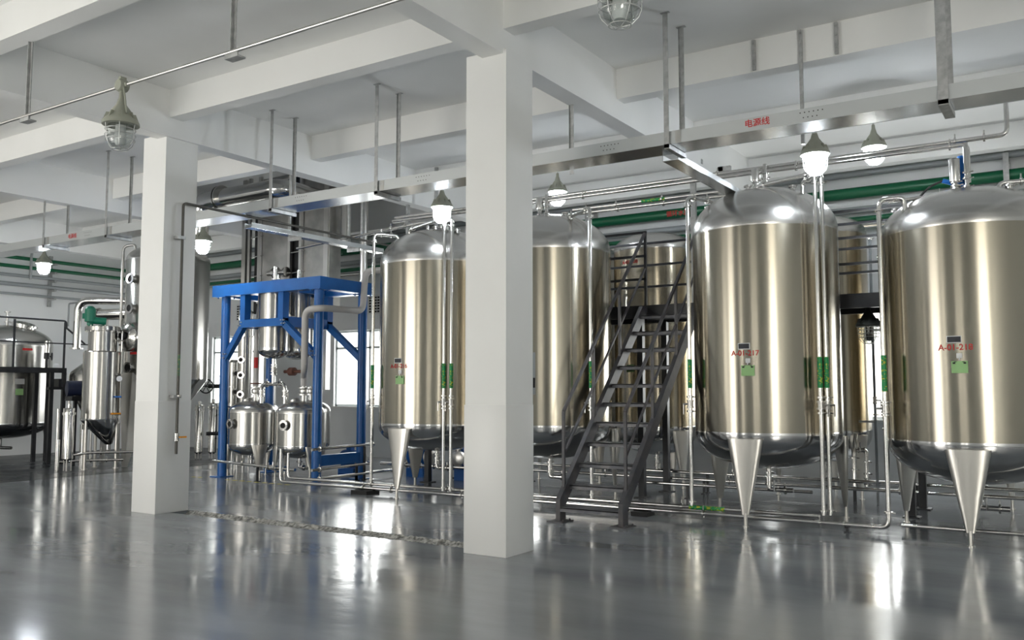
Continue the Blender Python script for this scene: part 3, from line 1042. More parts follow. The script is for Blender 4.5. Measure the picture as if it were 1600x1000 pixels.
pipe_run('header_pipe', 'short pipe lying over the dome of the tank marked A-01-218', 'pipe', [(-1.80, 10.68, 3.74), (-1.28, 10.95, 3.80), (-1.15, 10.98, 3.80), (-1.15, 10.98, 3.6)], 0.022, 0.07,
         clamps=[((-1.3, 10.94, 3.80), (1, 0.5, 0))], group='header pipes')
pipe_run('header_pipe', 'pipe elbow entering the dome of the tank marked A-01-218 at the right edge', 'pipe', [(-0.72, 11.0, 3.6), (-0.72, 11.0, 3.88), (0.4, 11.3, 3.90)], 0.026, 0.08,
         clamps=[((-0.72, 11.0, 3.80), (0, 0, 1)), ((-0.5, 11.06, 3.885), (1, 0.27, 0))], group='header pipes')
pipe_run('header_pipe', 'long thin pipe reaching left from the tank marked A-01-216 across the blue frame', 'pipe', [(-11.66, 10.95, 4.10), (-8.9, 11.0, 4.28), (-8.75, 11.0, 4.28), (-8.75, 11.0, 4.0)], 0.022, 0.07,
         clamps=[((x, 10.97, 4.25), (1, 0, 0.04)) for x in (-9.5, -9.2)], group='header pipes')


# valve clusters on the crowns of the tanks
def vent_valve(label, c, zt, blue=False, tall=0.32, twin=True):
    x, y = c
    t = thing('vent_valve', label, 'valve', (x, y, zt), 'vent valves on the tank crowns')
    b_ = MB().cyl((x, y, zt - 0.03), (x, y, zt + 0.10), 0.028, 14)
    b_.clamp((x, y, zt + 0.03), (0, 0, 1), 0.028).clamp((x, y, zt + 0.10), (0, 0, 1), 0.028)
    obj('valve_body', b_, 'steel', t)
    a_ = MB().lathe([(0.02, 0.10), (0.058, 0.11), (0.06, 0.12), (0.06, 0.12 + tall * 0.45), (0.05, 0.13 + tall * 0.45), (0.02, 0.14 + tall * 0.45)], (x, y, zt), seg=20)
    obj('actuator', a_, 'steel', t)
    if twin:
        w = MB().tube([(x + 0.12, y, zt - 0.03), (x + 0.12, y, zt + tall)], 0.026, 0, 14)
        for z in (0.04, 0.13, 0.2):
            w.clamp((x + 0.12, y, zt + z), (0, 0, 1), 0.026)
        obj('vent_pipe', w, 'steel', t)
    if blue:
        w = MB().cyl((x + 0.07, y + 0.10, zt - 0.03), (x + 0.07, y + 0.10, zt + 0.42), 0.05, 18)
        w.cyl((x + 0.02, y + 0.13, zt + 0.1), (x - 0.14, y + 0.10, zt + 0.16), 0.028, 12)
        obj('blue_filter_housing', w, 'bright_blue', t)
        h = MB().tube([(x - 0.14, y + 0.10, zt + 0.16), (x - 0.3, y + 0.1, zt + 0.1), (x - 0.52, y + 0.2, zt - 0.12)], 0.014, 0.1, 8)
        obj('hose', h, 'rubber', t)
    return t


vent_valve('small valve cluster on the crown of the tank marked A-01-216', (-8.45, 10.97), 4.12)
vent_valve('small valve cluster on the crown of the half hidden tank by the near column', (-6.72, 11.12), 4.17)
vent_valve('small valve cluster on the crown of the tank marked A-01-217', (-3.46, 11.12), 4.17)
vent_valve('valve cluster with a blue cylinder on the crown of the tank marked A-01-218', (-1.16, 11.14), 3.87, blue=True, tall=0.55)

# rear low pipes under the tanks
for k, (y, z, x0, x1, nm) in enumerate(((13.15, 0.21, -10.6, 1.5, 'nearer'), (13.30, 0.30, -9.2, 1.5, 'farther'))):
    pipe_run('rear_floor_pipe', '%s long low pipe running behind the front tanks near the floor' % nm, 'pipe', [(x0, y, z), (x1, y, z)], 0.026, 0,
             clamps=[((x, y, z), (1, 0, 0)) for x in (-8.5, -6.7, -4.6, -2.2)], floor_feet=[(x, y, z - 0.01) for x in (-8.2, -5.0, -2.0)], group='rear floor pipes')
pipe_run('rear_floor_pipe', 'short low pipe from the foot of the stairs to the right', 'pipe', [(-5.9, 12.45, 0.2), (-3.2, 12.5, 0.2)], 0.024, 0, floor_feet=[(-5.0, 12.47, 0.19)], group='rear floor pipes')
for k, (x, y, za, zb) in enumerate(((-2.50, 13.24, 1.10, 3.8), (-2.40, 13.34, 0.9, 3.55))):
    t = pipe_run('thin_pipe', '%s dark thin upright pipe before the bright right window' % ('left', 'right')[k], 'pipe', [(x, y, 0.0), (x, y, zb)], 0.018, 0, material='grey_pipe',
                 clamps=[((x, y, za + 0.15), (0, 0, 1)), ((x, y, zb - 0.05), (0, 0, 1))], valves=[((x, y, za + 0.35), (0, 0, 1), (1, 0, 0))], group='thin pipes before the window')
    obj('tee', MB().cyl((x, y, za + 0.05), (x - 0.22 if not k else x + 0.2, y, za + 0.05), 0.016, 8), 'steel_sat', t)
vp = thing('drain_manifold', 'small valve manifold under the narrow tank left of the bright right window', 'valve', (-2.75, 13.3, 0.0))
mm = MB().tube([(-2.85, 13.6, 0.95), (-2.85, 13.5, 0.75), (-2.85, 13.45, 0.21)], 0.032, 0.08)
mm.tube([(-2.85, 13.5, 0.72), (-2.68, 13.5, 0.74), (-2.68, 13.45, 0.22)], 0.026, 0.07)
for z in (0.3, 0.45, 0.62):
    mm.clamp((-2.85, 13.46, z), (0, 0, 1), 0.034).clamp((-2.68, 13.47, z - 0.05), (0, 0, 1), 0.028)
mm.valve((-2.75, 13.5, 0.73), (1, 0, 0), 0.026, (0, -1, 0)).valve((-2.68, 13.46, 0.3), (0, 0, 1), 0.026, (1, 0, 0))
obj('pipework', mm, 'steel', vp)
obj('support_foot', MB().box(-2.87, -2.83, 13.43, 13.47, 0, 0.19), 'black', vp)

# blue pumps below the tanks
def pump(label, x, y, base=0.05, r=0.15, ln=0.42, color='pump_blue', axis=(1, 0, 0)):
    t = thing('pump', label, 'pump', (x, y, 0), 'blue pumps on the floor')
    a = Vector(axis)
    c = Vector((x, y, base + r + 0.03))
    mt = MB().lathe([(r * 0.6, -ln / 2), (r, -ln / 2 + 0.03), (r, ln / 2 - 0.06), (r * 0.7, ln / 2 - 0.02), (r * 0.4, ln / 2)], c, a, 22)
    for k in range(7):
        mt.torus(c + a * (-ln / 2 + 0.06 + k * (ln - 0.14) / 6), a, r, 0.008, 20, 4)
    mt.box(x - 0.06, x + 0.06, y - 0.05, y + 0.05, c.z + r * 0.8, c.z + r + 0.06)
    obj('motor', mt, color, t)
    v = MB().lathe([(r * 0.5, 0), (r * 0.95, 0.02), (r * 0.95, 0.10), (r * 0.5, 0.13)], c + a * (ln / 2), a, 20)
    e = c + a * (ln / 2 + 0.06)
    v.cyl(e, e + Vector((0, 0, r + 0.14)), 0.035, 12)
    obj('volute', v, 'steel_sat', t)
    obj('base_plate', MB().box(x - ln / 2, x + ln / 2, y - 0.13, y + 0.13, 0, base).box(x - ln * 0.4, x + ln * 0.3, y - 0.09, y + 0.09, base, base + 0.06), color, t)
    return t


pump('blue pump motor on the floor behind the front leg of the tank marked A-01-216', -10.42, 12.9, 0.16, 0.17, 0.4)
pump('blue pump motor on the floor under the tank marked A-01-216, nearer the column', -9.30, 12.85, 0.22, 0.14, 0.36, 'pump_blue', (0, -1, 0))
pump('blue pump inside the foot of the blue frame at its right side', -12.0, 12.75, 0.10, 0.15, 0.4)

# ------------------------------------------------------------------ blue steel frame with receivers
FX0, FX1, FY0, FY1 = -13.66, -11.02, 10.90, 12.00
bf = thing('blue_frame', 'bright blue steel frame on four round posts holding two small vessels', 'frame', (-12.34, 11.45, 0))
for x in (FX0 + 0.2, FX1 - 0.02):
    for y in (FY0, FY1):
        p = MB().cyl((x, y, 0.012), (x, y, 3.34), 0.083, 24)
        po = obj('post', p, 'blue', bf)
        obj('base_plate', MB().box(x - 0.15, x + 0.15, y - 0.15, y + 0.15, 0, 0.014), 'blue', po)
        c_ = MB().box(x - 0.13, x + 0.13, y - 0.13, y + 0.13, 3.32, 3.335)
        for sx in (-0.1, 0.1):
            for sy in (-0.1, 0.1):
                c_.cyl((x + sx, y + sy, 3.295), (x + sx, y + sy, 3.325), 0.014, 6)
        obj('cap_plate', c_, 'blue', po)
for y in (FY0, FY1):
    obj('top_beam', MB().box(FX0 - 0.08, FX1 + 0.10, y - 0.10, y + 0.10, 3.335, 3.545), 'blue', bf)
for x in (FX0 + 0.02, FX1):
    obj('top_beam', MB().box(x - 0.10, x + 0.10, FY0 + 0.10, FY1 - 0.10, 3.335, 3.54), 'blue', bf)
for x in (-12.92, -11.93):
    obj('top_beam', MB().box(x - 0.05, x + 0.05, FY0 + 0.10, FY1 - 0.10, 3.36, 3.50), 'blue', bf)
HX0, HX1 = -12.92, -11.92
for y in (FY0, FY1):
    for x in (HX0, HX1):
        obj('hanger_post', MB().box(x - 0.065, x + 0.065, y - 0.07, y + 0.07, 2.73, 3.335), 'blue', bf)
    obj('cradle_beam', MB().box(HX0 - 0.065, HX1 + 0.065, y - 0.068, y + 0.068, 2.73, 2.87), 'blue', bf)
    obj('brace', MB().bar((HX0 - 0.02, y, 2.79), (FX0 + 0.2, y, 2.14), 0.11, 0.10, (0, 1, 0)), 'blue', bf)
    obj('brace', MB().bar((HX1 + 0.02, y, 2.79), (FX1 - 0.02, y, 2.14), 0.11, 0.10, (0, 1, 0)), 'blue', bf)
    for x, z in ((HX0 - 0.05, 2.83), (HX0 - 0.07, 2.77), (FX0 + 0.27, 2.26), (FX0 + 0.22, 2.19), (HX1 + 0.05, 2.83), (HX1 + 0.07, 2.77), (FX1 - 0.10, 2.26), (FX1 - 0.05, 2.19)):
        if y == FY0:
            for dx in (-0.03, 0.03):
                obj('bolt', MB().cyl((x + dx, y - 0.085, z), (x + dx, y - 0.045, z), 0.013, 6), 'galv', bf)
for x in (HX0, HX1):
    obj('cradle_beam', MB().box(x - 0.06, x + 0.06, FY0 + 0.068, FY1 - 0.068, 2.72, 2.90), 'blue', bf)
obj('low_beam', MB().box(FX1 - 0.07, FX1 + 0.03, FY0 + 0.07, FY1 - 0.07, 0.30, 0.48), 'blue', bf)

for i, (y, lb) in enumerate(((11.16, 'nearer steel receiver vessel hanging inside the blue frame'), (11.74, 'farther steel receiver vessel hanging inside the blue frame'))):
    x = -12.43
    t = thing('receiver_vessel', lb, 'vessel', (x, y, 2.05), 'receiver vessels in the blue frame')
    s = MB().lathe([(0.283, 2.32), (0.283, 3.40)], (x, y, 0), seg=48, cap0=False, cap1=False)
    obj('shell', s, 'silver', t)
    d = MB().lathe([(0.285, 2.36)] + [(r_, 2.32 + z) for r_, z in head_profile(0.285, 0.16, False)], (x, y, 0), seg=48, cap0=False)
    obj('dished_bottom', d, 'dish', t)
    d = MB().lathe([(0.287, 3.36), (0.287, 3.42), (0.285, 3.40)] + [(r_, 3.42 + z) for r_, z in head_profile(0.285, 0.12)], (x, y, 0), seg=48, cap0=False)
    d.cyl((x, y, 3.5), (x, y, 3.86), 0.04, 14)
    d.clamp((x, y, 3.62), (0, 0, 1), 0.04)
    obj('domed_top', d, 'dome', t)
    for sx in (-1, 1):
        lug = MB()
        lug.box(x + sx * 0.36 - 0.11, x + sx * 0.36 + 0.11, y - 0.05, y + 0.05, 2.905, 2.925)
        lug.poly([(x + sx * 0.28, y - 0.01, 2.925), (x + sx * 0.44, y - 0.01, 2.925), (x + sx * 0.28, y - 0.01, 3.1)], (0, 0.02, 0))
        obj('support_lug', lug, 'steel_sat', t)
pm = thing('outlet_manifold', 'bright forked valve pipe between the hanging vessels and the small tanks', 'manifold', (-12.43, 11.2, 1.45))
a = MB().tube([(-12.43, 11.16, 2.2), (-12.43, 11.16, 1.70)], 0.034, 0)
a.tube([(-12.74, 11.16, 1.35), (-12.74, 11.16, 1.70), (-12.12, 11.16, 1.70), (-12.12, 11.16, 1.35)], 0.034, 0.11)
for z in (2.05, 1.88):
    a.clamp((-12.43, 11.16, z), (0, 0, 1), 0.034)
for x in (-12.74, -12.12):
    for z in (1.58, 1.48):
        a.clamp((x, 11.16, z), (0, 0, 1), 0.034)
a.clamp((-12.6, 11.16, 1.70), (1, 0, 0), 0.034).clamp((-12.26, 11.16, 1.70), (1, 0, 0), 0.034)
obj('pipework', a, 'steel', pm)
obj('valve', MB().valve((-12.43, 11.16, 1.97), (0, 0, 1), 0.034, (1, -0.3, 0)), 'steel_sat', pm)
obj('valve', MB().valve((-12.74, 11.16, 1.53), (0, 0, 1), 0.034, (-1, -0.2, 0)), 'steel_sat', pm)
obj('valve', MB().valve((-12.12, 11.16, 1.53), (0, 0, 1), 0.034, (1, -0.2, 0)), 'steel_sat', pm)
bv = MB().lathe([(0.03, -0.07), (0.075, -0.06), (0.075, 0.06), (0.03, 0.07)], (-12.20, 11.40, 1.93), (1, 0, 0), 18)
bv.cyl((-12.4, 11.40, 1.93), (-11.95, 11.40, 1.93), 0.03, 12)
obj('rusty_valve', bv, 'rust', pm, label='rusty brown valve')

SMALL = [(-13.02, 11.2, 'left front small steel tank under the blue frame'), (-11.80, 11.24, 'right front small steel tank under the blue frame, behind its post'),
         (-14.05, 12.2, 'left rear small steel tank under the blue frame'), (-12.60, 12.2, 'right rear small steel tank under the blue frame')]
for i, (x, y, lb) in enumerate(SMALL):
    r_ = 0.42
    t = thing('receiver_tank', lb, 'tank', (x, y, 0), 'small receiving tanks')
    obj('shell', MB().lathe([(r_, 0.58), (r_, 1.21)], (x, y, 0), seg=56, cap0=False, cap1=False), 'silver', t)
    d = MB().lathe([(r_ + 0.002, 1.17), (r_ + 0.004, 1.19)] + [(q, 1.20 + z) for q, z in head_profile(r_ + 0.001, 0.20)], (x, y, 0), seg=56, cap0=False)
    obj('domed_top', d, 'dome', t)
    d = MB().lathe([(r_ + 0.002, 0.62), (r_ + 0.004, 0.60)] + [(q, 0.58 + z) for q, z in head_profile(r_ + 0.001, 0.20, False)], (x, y, 0), seg=56, cap0=False)
    d.cyl((x, y, 0.42), (x, y, 0.24), 0.03, 12)
    d.tube([(x, y, 0.27), (x, y, 0.22), (x + 0.25, y - 0.05, 0.22)], 0.028, 0.05)
    d.clamp((x, y, 0.32), (0, 0, 1), 0.03).clamp((x + 0.14, y - 0.03, 0.22), (1, 0, 0), 0.028)
    obj('dished_bottom', d, 'dish', t)
    for a in ((-140, -20, 100), (-130, -10, 110), (-144, -24, 96), (-130, -10, 110))[i]:
        obj('leg', leg_shape((x, y), R(a), r_ + 0.015, 0.60, 0.30, 0.6, 0.014, 0.075), 'steel_leg', t)
    if i < 2:
        va = R(-94 if i == 0 else -80)
        o_ = Vector((math.cos(va), math.sin(va), 0))
        c = Vector((x, y, 0.98)) + o_ * (r_ - 0.02)
        sg = MB().lathe([(0.055, 0.0), (0.055, 0.06), (0.09, 0.062), (0.09, 0.09), (0.052, 0.092), (0.050, 0.07)], c, o_, 26, cap1=False)
        for k in range(6):
            th = 2 * PI * k / 6
            side = Vector((-o_.y, o_.x, 0)) * math.cos(th) * 0.075 + Vector((0, 0, math.sin(th) * 0.075))
            sg.cyl(c + side + o_ * 0.09, c + side + o_ * 0.105, 0.009, 6)
        s = obj('sight_port', sg, 'steel', t)
        obj('port_glass', MB().cyl(c + o_ * 0.068, c + o_ * 0.072, 0.05, 22), 'dark', s)
    top = MB()
    tx, ty = x + 0.02, y + 0.05
    top.cyl((tx, ty, 1.36), (tx, ty, 1.66), 0.045, 16)
    top.lathe([(0.045, 1.50), (0.10, 1.50), (0.10, 1.525), (0.045, 1.525)], (tx, ty, 0), seg=20)
    top.lathe([(0.045, 1.62), (0.10, 1.62), (0.10, 1.645), (0.045, 1.645)], (tx, ty, 0), seg=20)
    top.lathe([(0.05, 1.525), (0.075, 1.55), (0.075, 1.6), (0.05, 1.62)], (tx, ty, 0), seg=16)
    obj('inlet_valve', top, 'steel_sat', t)
    mh = MB().lathe([(0.0, 0.0), (0.11, 0.0), (0.11, 0.05), (0.06, 0.075), (0.0, 0.08)], (x - 0.19, y + 0.06, 1.36), (-0.35, 0, 0.94), 26)
    obj('hand_hole_cover', mh, 'dome', t)
# level gauge on the left small tank
lg = thing('level_gauge', 'thin upright level gauge at the left of the left front small tank', 'gauge', (-13.5, 11.05, 0.7))
q = MB()
for z in (0.74, 1.28):
    q.cyl((-13.37, 11.1, z), (-13.56, 11.02, z), 0.014, 10)
    q.clamp((-13.48, 11.05, z), (-0.9, -0.4, 0), 0.016)
    q.cyl((-13.5, 11.04, z - 0.05), (-13.5, 11.04, z + 0.05), 0.022, 10)
q.cyl((-13.5, 11.04, 0.72), (-13.5, 11.04, 1.32), 0.012, 10)
obj('tube', q, 'steel', lg)

# lagged pipes
pipe_run('lagged_pipe', 'thick grey lagged pipe bent around the right side of the blue frame', 'pipe',
         [(-11.78, 11.29, 1.66), (-11.78, 11.29, 1.86), (-11.16, 10.70, 1.92), (-11.16, 10.70, 2.96), (-10.80, 10.72, 2.98), (-10.80, 11.74, 3.0), (-10.80, 11.80, 3.74), (-9.7, 12.45, 3.76), (-9.7, 12.45, 3.4)], 0.058, 0.15, material='insul_white', group='lagged pipes')
t = pipe_run('lagged_pipe', 'pale upright lagged pipe dropping into the left front small tank', 'pipe',
             [(-13.00, 11.25, 1.66), (-13.00, 11.25, 2.70), (-12.90, 11.25, 3.3), (-12.90, 11.25, 3.6)], 0.055, 0.1, material='insul_white', group='lagged pipes')
obj('red_mark', wrap(patch(0.07, 0.2, 0.003), (-13.00, 11.25), 0.0552, R(-45), 2.10), 'red', t)
obj('flange', MB().lathe([(0.06, 0), (0.105, 0), (0.105, 0.025), (0.06, 0.025)], (-13.00, 11.25, 1.70), seg=20), 'rust', t)

# low pipes round the blue frame
pipe_run('low_pipe', 'low pipe running in front of the small tanks between their legs', 'pipe', [(-13.4, 10.66, 0.31), (-11.36, 10.62, 0.25), (-11.25, 10.62, 0.25)], 0.026, 0.05,
         clamps=[((x, 10.64, 0.30), (1, 0, 0)) for x in (-12.6,)] + [((x, 10.62, 0.26), (1, 0, 0)) for x in (-11.9, -11.7, -11.5)], valves=[((-11.8, 10.63, 0.265), (1, 0, 0), (0, 0, 1))],
         floor_feet=[(-12.2, 10.64, 0.25)], group='low pipes by the blue frame')
for k, (z, y1, nm) in enumerate(((0.60, 12.15, 'top'), (0.26, 12.05, 'middle'), (0.10, 12.7, 'bottom'))):
    pipe_run('low_pipe', '%s of three low pipes running back along the right side of the blue frame' % nm, 'pipe', [(-10.86, 10.62, z), (-10.86, y1, z + 0.02)], 0.026, 0,
             clamps=[((-10.86, y1 - 0.04, z + 0.02), (0, 1, 0)), ((-10.86, 10.8, z), (0, 1, 0))],
             floor_feet=[(-10.86, 11.7, z)] if k else [(-10.86, 11.9, 0.59)], group='low pipes by the blue frame')
pipe_run('low_pipe', 'valve pipe lying low left of the tank marked A-01-216', 'pipe', [(-11.0, 12.5, 0.24), (-8.9, 12.6, 0.24)], 0.03, 0,
         clamps=[((x, 12.5 + (x + 11) * 0.047, 0.24), (1, 0.05, 0)) for x in (-10.7, -10.4, -10.1, -9.8, -9.4)], valves=[((-10.25, 12.535, 0.24), (1, 0.05, 0), (0, 0, 1)), ((-9.6, 12.566, 0.24), (1, 0.05, 0), (0, 0, 1))],
         floor_feet=[(-9.1, 12.59, 0.23)], group='low pipes by the blue frame')

# ------------------------------------------------------------------ stainless tower behind the frame
tw = thing('evaporator_tower', 'tall stainless clad tower rising behind the blue frame to the beams', 'tower', (-13.4, 12.9, 0))
TYF = 12.60
for (x0, x1) in ((-14.46, -13.62), (-13.23, -12.50)):
    p = MB().box(x0, x1, TYF, 12.92, 3.2, 6.05)
    obj('panel', p, 'panel', tw)
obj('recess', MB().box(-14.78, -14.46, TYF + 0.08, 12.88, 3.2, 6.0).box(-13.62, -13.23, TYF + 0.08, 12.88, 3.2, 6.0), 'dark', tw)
for (xa, xb) in ((-14.80, -14.49), (-13.58, -13.26)):
    for x in (xa, xb):
        obj('ladder_rail', MB().box(x - 0.035, x + 0.035, TYF - 0.07, TYF - 0.012, 3.4, 6.1), 'steel_sat', tw)
    rg = MB()
    z = 3.55
    while z < 6.0:
        rg.cyl((xa, TYF - 0.04, z), (xb + 0.1, TYF - 0.04, z + 0.02), 0.014, 10)
        z += 0.42
    obj('rung', rg, 'steel', tw)
for x, z0 in ((-15.02, 0.0), (-12.59, 1.6)):
    obj('corner_post', MB().box(x - 0.06, x + 0.06, TYF - 0.02, TYF + 0.10, z0, 6.1), 'steel_sat', tw)
obj('corner_post', MB().box(-14.52, -14.42, 12.925, 13.02, 0, 6.1), 'steel_sat', tw)
fp = MB().lathe([(0.06, -0.3), (0.06, -0.1), (0.13, -0.1), (0.13, -0.06), (0.06, -0.06), (0.055, 0.2), (0.10, 0.2), (0.10, 0.24), (0.05, 0.24)], (-13.72, TYF - 0.20, 3.98), (1, 0, 0), 22)
fp.cyl((-13.72, TYF - 0.20, 3.98), (-13.72, TYF - 0.20, 3.62), 0.045, 14)
fp.lathe([(0.045, 0.0), (0.10, 0.0), (0.10, 0.03), (0.045, 0.03)], (-13.72, TYF - 0.20, 3.68), seg=18)
fp.cyl((-13.95, TYF - 0.2, 3.98), (-13.95, TYF + 0.01, 3.98), 0.05, 12)
obj('flanged_pipe', fp, 'steel', tw)
vb = MB()
for k in range(7):
    vb.torus((-13.7 + 0.03 * k, TYF - 0.10, 5.78), (1, 0, 0), 0.14, 0.016, 18, 4)
obj('vent_coil', vb, 'steel', tw)

t = pipe_run('vapour_duct', 'wide shiny vapour duct under the ceiling between the farther column and the tower', 'duct',
             [(-12.72, TYF + 0.02, 5.42), (-12.72, 11.5, 5.44), (-15.08, 11.5, 5.44), (-15.08, 11.5, 4.66), (-16.35, 11.85, 4.62), (-16.6, 11.9, 4.5)], 0.185, 0.28, group=None)
fl_ = MB()
for x in (-14.46, -14.39):
    fl_.lathe([(0.185, -0.018), (0.25, -0.018), (0.25, 0.018), (0.185, 0.018)], (x, 11.5, 5.44), (1, 0, 0), 30)
obj('flange', fl_, 'steel', t)
tag(obj('round_post', MB().cyl((-11.72, 12.75, 0), (-11.72, 12.75, ZR), 0.075, 18), 'steel_sat'), 'round satin steel post behind the right rear corner of the blue frame', 'post')
tag(obj('square_post', MB().box(-12.36, -12.24, 12.8, 12.92, 4.42, ZR), 'steel_sat'), 'short square steel hanger right of the clad tower', 'post')

for x, y, r_, z0, z1, lb in ((-14.86, 12.56, 0.155, 0.35, 3.3, 'tall steel column with round sight ports behind the left small tank'),
                             (-15.62, 12.9, 0.125, 0.3, 2.25, 'shorter slim steel column beside the left post of the blue frame')):
    t = thing('sight_column', lb, 'vessel', (x, y, 0), 'slim process columns')
    s = MB().lathe([(r_ * 0.35, z0 - 0.12), (r_, z0 + 0.1), (r_, z1 - 0.06), (r_ * 0.5, z1), (0.0, z1)], (x, y, 0), seg=32)
    for z in (z0 + 0.5, z1 - 0.6):
        s.lathe([(r_, z), (r_ * 1.15, z), (r_ * 1.15, z + 0.03), (r_, z + 0.03)], (x, y, 0), seg=32)
    obj('shell', s, 'silver', t)
    for z in ((3.1, 2.75, 2.22, 1.9, 1.5) if z1 > 3 else (1.95, 1.55)):
        o_ = Vector((0.45, -0.89, 0)).normalized() if z1 > 3 else Vector((0.9, -0.43, 0)).normalized()
        c = Vector((x, y, z)) + o_ * (r_ - 0.01)
        pt = obj('sight_port', MB().lathe([(0.05, 0), (0.05, 0.05), (0.075, 0.05), (0.075, 0.075), (0.045, 0.077), (0.044, 0.06)], c, o_, 20, cap1=False), 'steel', t)
        obj('port_glass', MB().cyl(c + o_ * 0.058, c + o_ * 0.062, 0.044, 16), 'dark', pt)
    for a in (200, 320, 80):
        lx, ly = x + (r_ - 0.02) * math.cos(R(a)), y + (r_ - 0.02) * math.sin(R(a))
        obj('leg', MB().cyl((lx, ly, 0), (lx, ly, z0 + 0.25), 0.02, 10), 'steel_sat', t)

# ------------------------------------------------------------------ left end of the hall
# big vessel behind the farther column
VX, VY = -16.75, 12.0
t = thing('evaporator_vessel', 'very tall cylindrical steel vessel half hidden behind the farther column', 'vessel', (VX, VY, 0))
s = MB().lathe([(0.86, 1.80), (0.86, 4.40)], (VX, VY, 0), seg=72, cap0=False, cap1=False)
obj('shell', s, 'silver', t)
obj('domed_top', MB().lathe([(0.862, 4.36), (0.864, 4.39)] + [(q, 4.40 + z) for q, z in head_profile(0.861, 0.36)], (VX, VY, 0), seg=72, cap0=False), 'dome', t)
obj('cone_bottom', MB().lathe([(0.862, 1.84), (0.862, 1.80), (0.16, 0.86), (0.08, 0.70), (0.08, 0.45)], (VX, VY, 0), seg=72, cap0=False), 'dish', t)
for a in (-93, 135, 178):
    ca, sa = math.cos(R(a)), math.sin(R(a))
    f = MB()
    o_ = Vector((ca, sa, 0))
    tn = Vector((-sa, ca, 0)) * 0.085
    for sgn in (-1, 1):
        tt = tn * sgn * 2.6
        b0 = Vector((VX, VY, 0)) + o_ * 0.89
        f.poly([b0 + tt * 1.0 + Vector((0, 0, 1.95)), b0 - o_ * 0.12 + tt + Vector((0, 0, 1.85)), b0 - o_ * 0.42 + tt * 0.6 + Vector((0, 0, 1.35)), b0 - o_ * 0.05 + tt * 0.15 + Vector((0, 0, 0.0)), b0 + tt * 0.15], (tn * 0.2).to_tuple())
    b0 = Vector((VX, VY, 0)) + o_ * 0.895
    f.poly([b0 + tn * 2.8 + Vector((0, 0, 1.95)), b0 - tn * 2.8 + Vector((0, 0, 1.95)), b0 - tn * 0.6, b0 + tn * 0.6], (o_ * 0.012).to_tuple())
    obj('leg', f, 'steel_leg', t)
o_ = Vector((0.035, -1.0, 0)).normalized()
for z in (3.92, 3.30, 2.06):
    c = Vector((VX, VY, z)) + o_ * 0.845
    pt = obj('sight_port', MB().lathe([(0.075, 0), (0.075, 0.08), (0.115, 0.08), (0.115, 0.11), (0.07, 0.112), (0.068, 0.09)], c, o_, 24, cap1=False), 'steel', t)
    obj('port_glass', MB().cyl(c + o_ * 0.088, c + o_ * 0.092, 0.068, 18), 'dark', pt)
c = Vector((VX, VY, 2.70)) + o_ * 0.78
mw = MB().lathe([(0.27, 0), (0.27, 0.14), (0.31, 0.14), (0.31, 0.19), (0.26, 0.195), (0.20, 0.24), (0.10, 0.265), (0.0, 0.27)], c, o_, 36)
for k in range(10):
    th = 2 * PI * k / 10
    sd_ = Vector((-o_.y, o_.x, 0)) * math.cos(th) * 0.285 + Vector((0, 0, math.sin(th) * 0.285))
    mw.cyl(c + sd_ + o_ * 0.11, c + sd_ + o_ * 0.22, 0.014, 6)
mn = obj('manway_cover', mw, 'steel', t)
obj('port_glass', MB().lathe([(0.06, 0.24), (0.06, 0.30), (0.09, 0.30), (0.09, 0.33), (0.055, 0.33)], c + Vector((0, 0, 0.02)), o_, 20), 'dark', mn)
obj('red_mark', wrap(patch(0.20, 0.05, 0.002), (VX, VY), 0.86, R(-84), 2.36), 'red', t)
sp = MB().tube([(VX - 0.62, VY - 0.70, 0.3), (VX - 0.62, VY - 0.70, 4.70), (VX - 0.40, VY - 0.55, 4.74), (VX - 0.40, VY - 0.55, 4.55)], 0.03, 0.12)
obj('side_pipe', sp, 'steel_sat', t)

# extractor with the green motor
EX, EY, er = -16.92, 10.62, 0.355
t = thing('extractor', 'upright stepped steel extractor with a cone bottom and green motor on top', 'vessel', (EX, EY, 0))
obj('shell', MB().lathe([(er, 0.99), (er, 2.36), (er - 0.02, 2.38), (er - 0.075, 2.385)], (EX, EY, 0), seg=56, cap0=False, cap1=False), 'silver', t)
obj('neck', MB().lathe([(er - 0.08, 2.36), (er - 0.08, 2.80), (er - 0.01, 2.80), (er - 0.01, 2.84), (er - 0.01, 2.88), (er - 0.1, 2.90), (0.0, 2.93)], (EX, EY, 0), seg=48, cap0=False), 'silver', t)
bl = MB()
for k in range(14):
    a = 2 * PI * k / 14
    obj('flange_bolt', MB().cyl((EX + 0.32 * math.cos(a), EY + 0.32 * math.sin(a), 2.77), (EX + 0.32 * math.cos(a), EY + 0.32 * math.sin(a), 2.91), 0.014, 6), 'steel_sat', t)
cone = []
for r_, z, sh in ((er + 0.01, 1.02, 0), (er + 0.01, 0.98, 0), (0.08, 0.50, 0.17), (0.05, 0.48, 0.17), (0.05, 0.34, 0.17)):
    cone.append([Vector((EX + 0.55 * sh + r_ * math.cos(2 * PI * k / 48), EY + 0.83 * sh + r_ * math.sin(2 * PI * k / 48), z)) for k in range(48)])
obj('cone_bottom', MB().rings(cone, cap0=False), 'dish', t)
for a in (-80, 40, 160, -150):
    lx, ly = EX + (er - 0.02) * math.cos(R(a)), EY + (er - 0.02) * math.sin(R(a))
    l = MB().cyl((lx, ly, 0.015), (lx, ly, 1.12), 0.032, 14)
    l.cyl((lx, ly, 0), (lx, ly, 0.02), 0.055, 14)
    obj('leg', l, 'steel_leg', t)
mo = MB().lathe([(0.05, -0.2), (0.105, -0.18), (0.105, 0.08), (0.07, 0.12), (0.04, 0.14)], (EX - 0.15, EY - 0.2, 3.17), (0, 0, 1), 22)
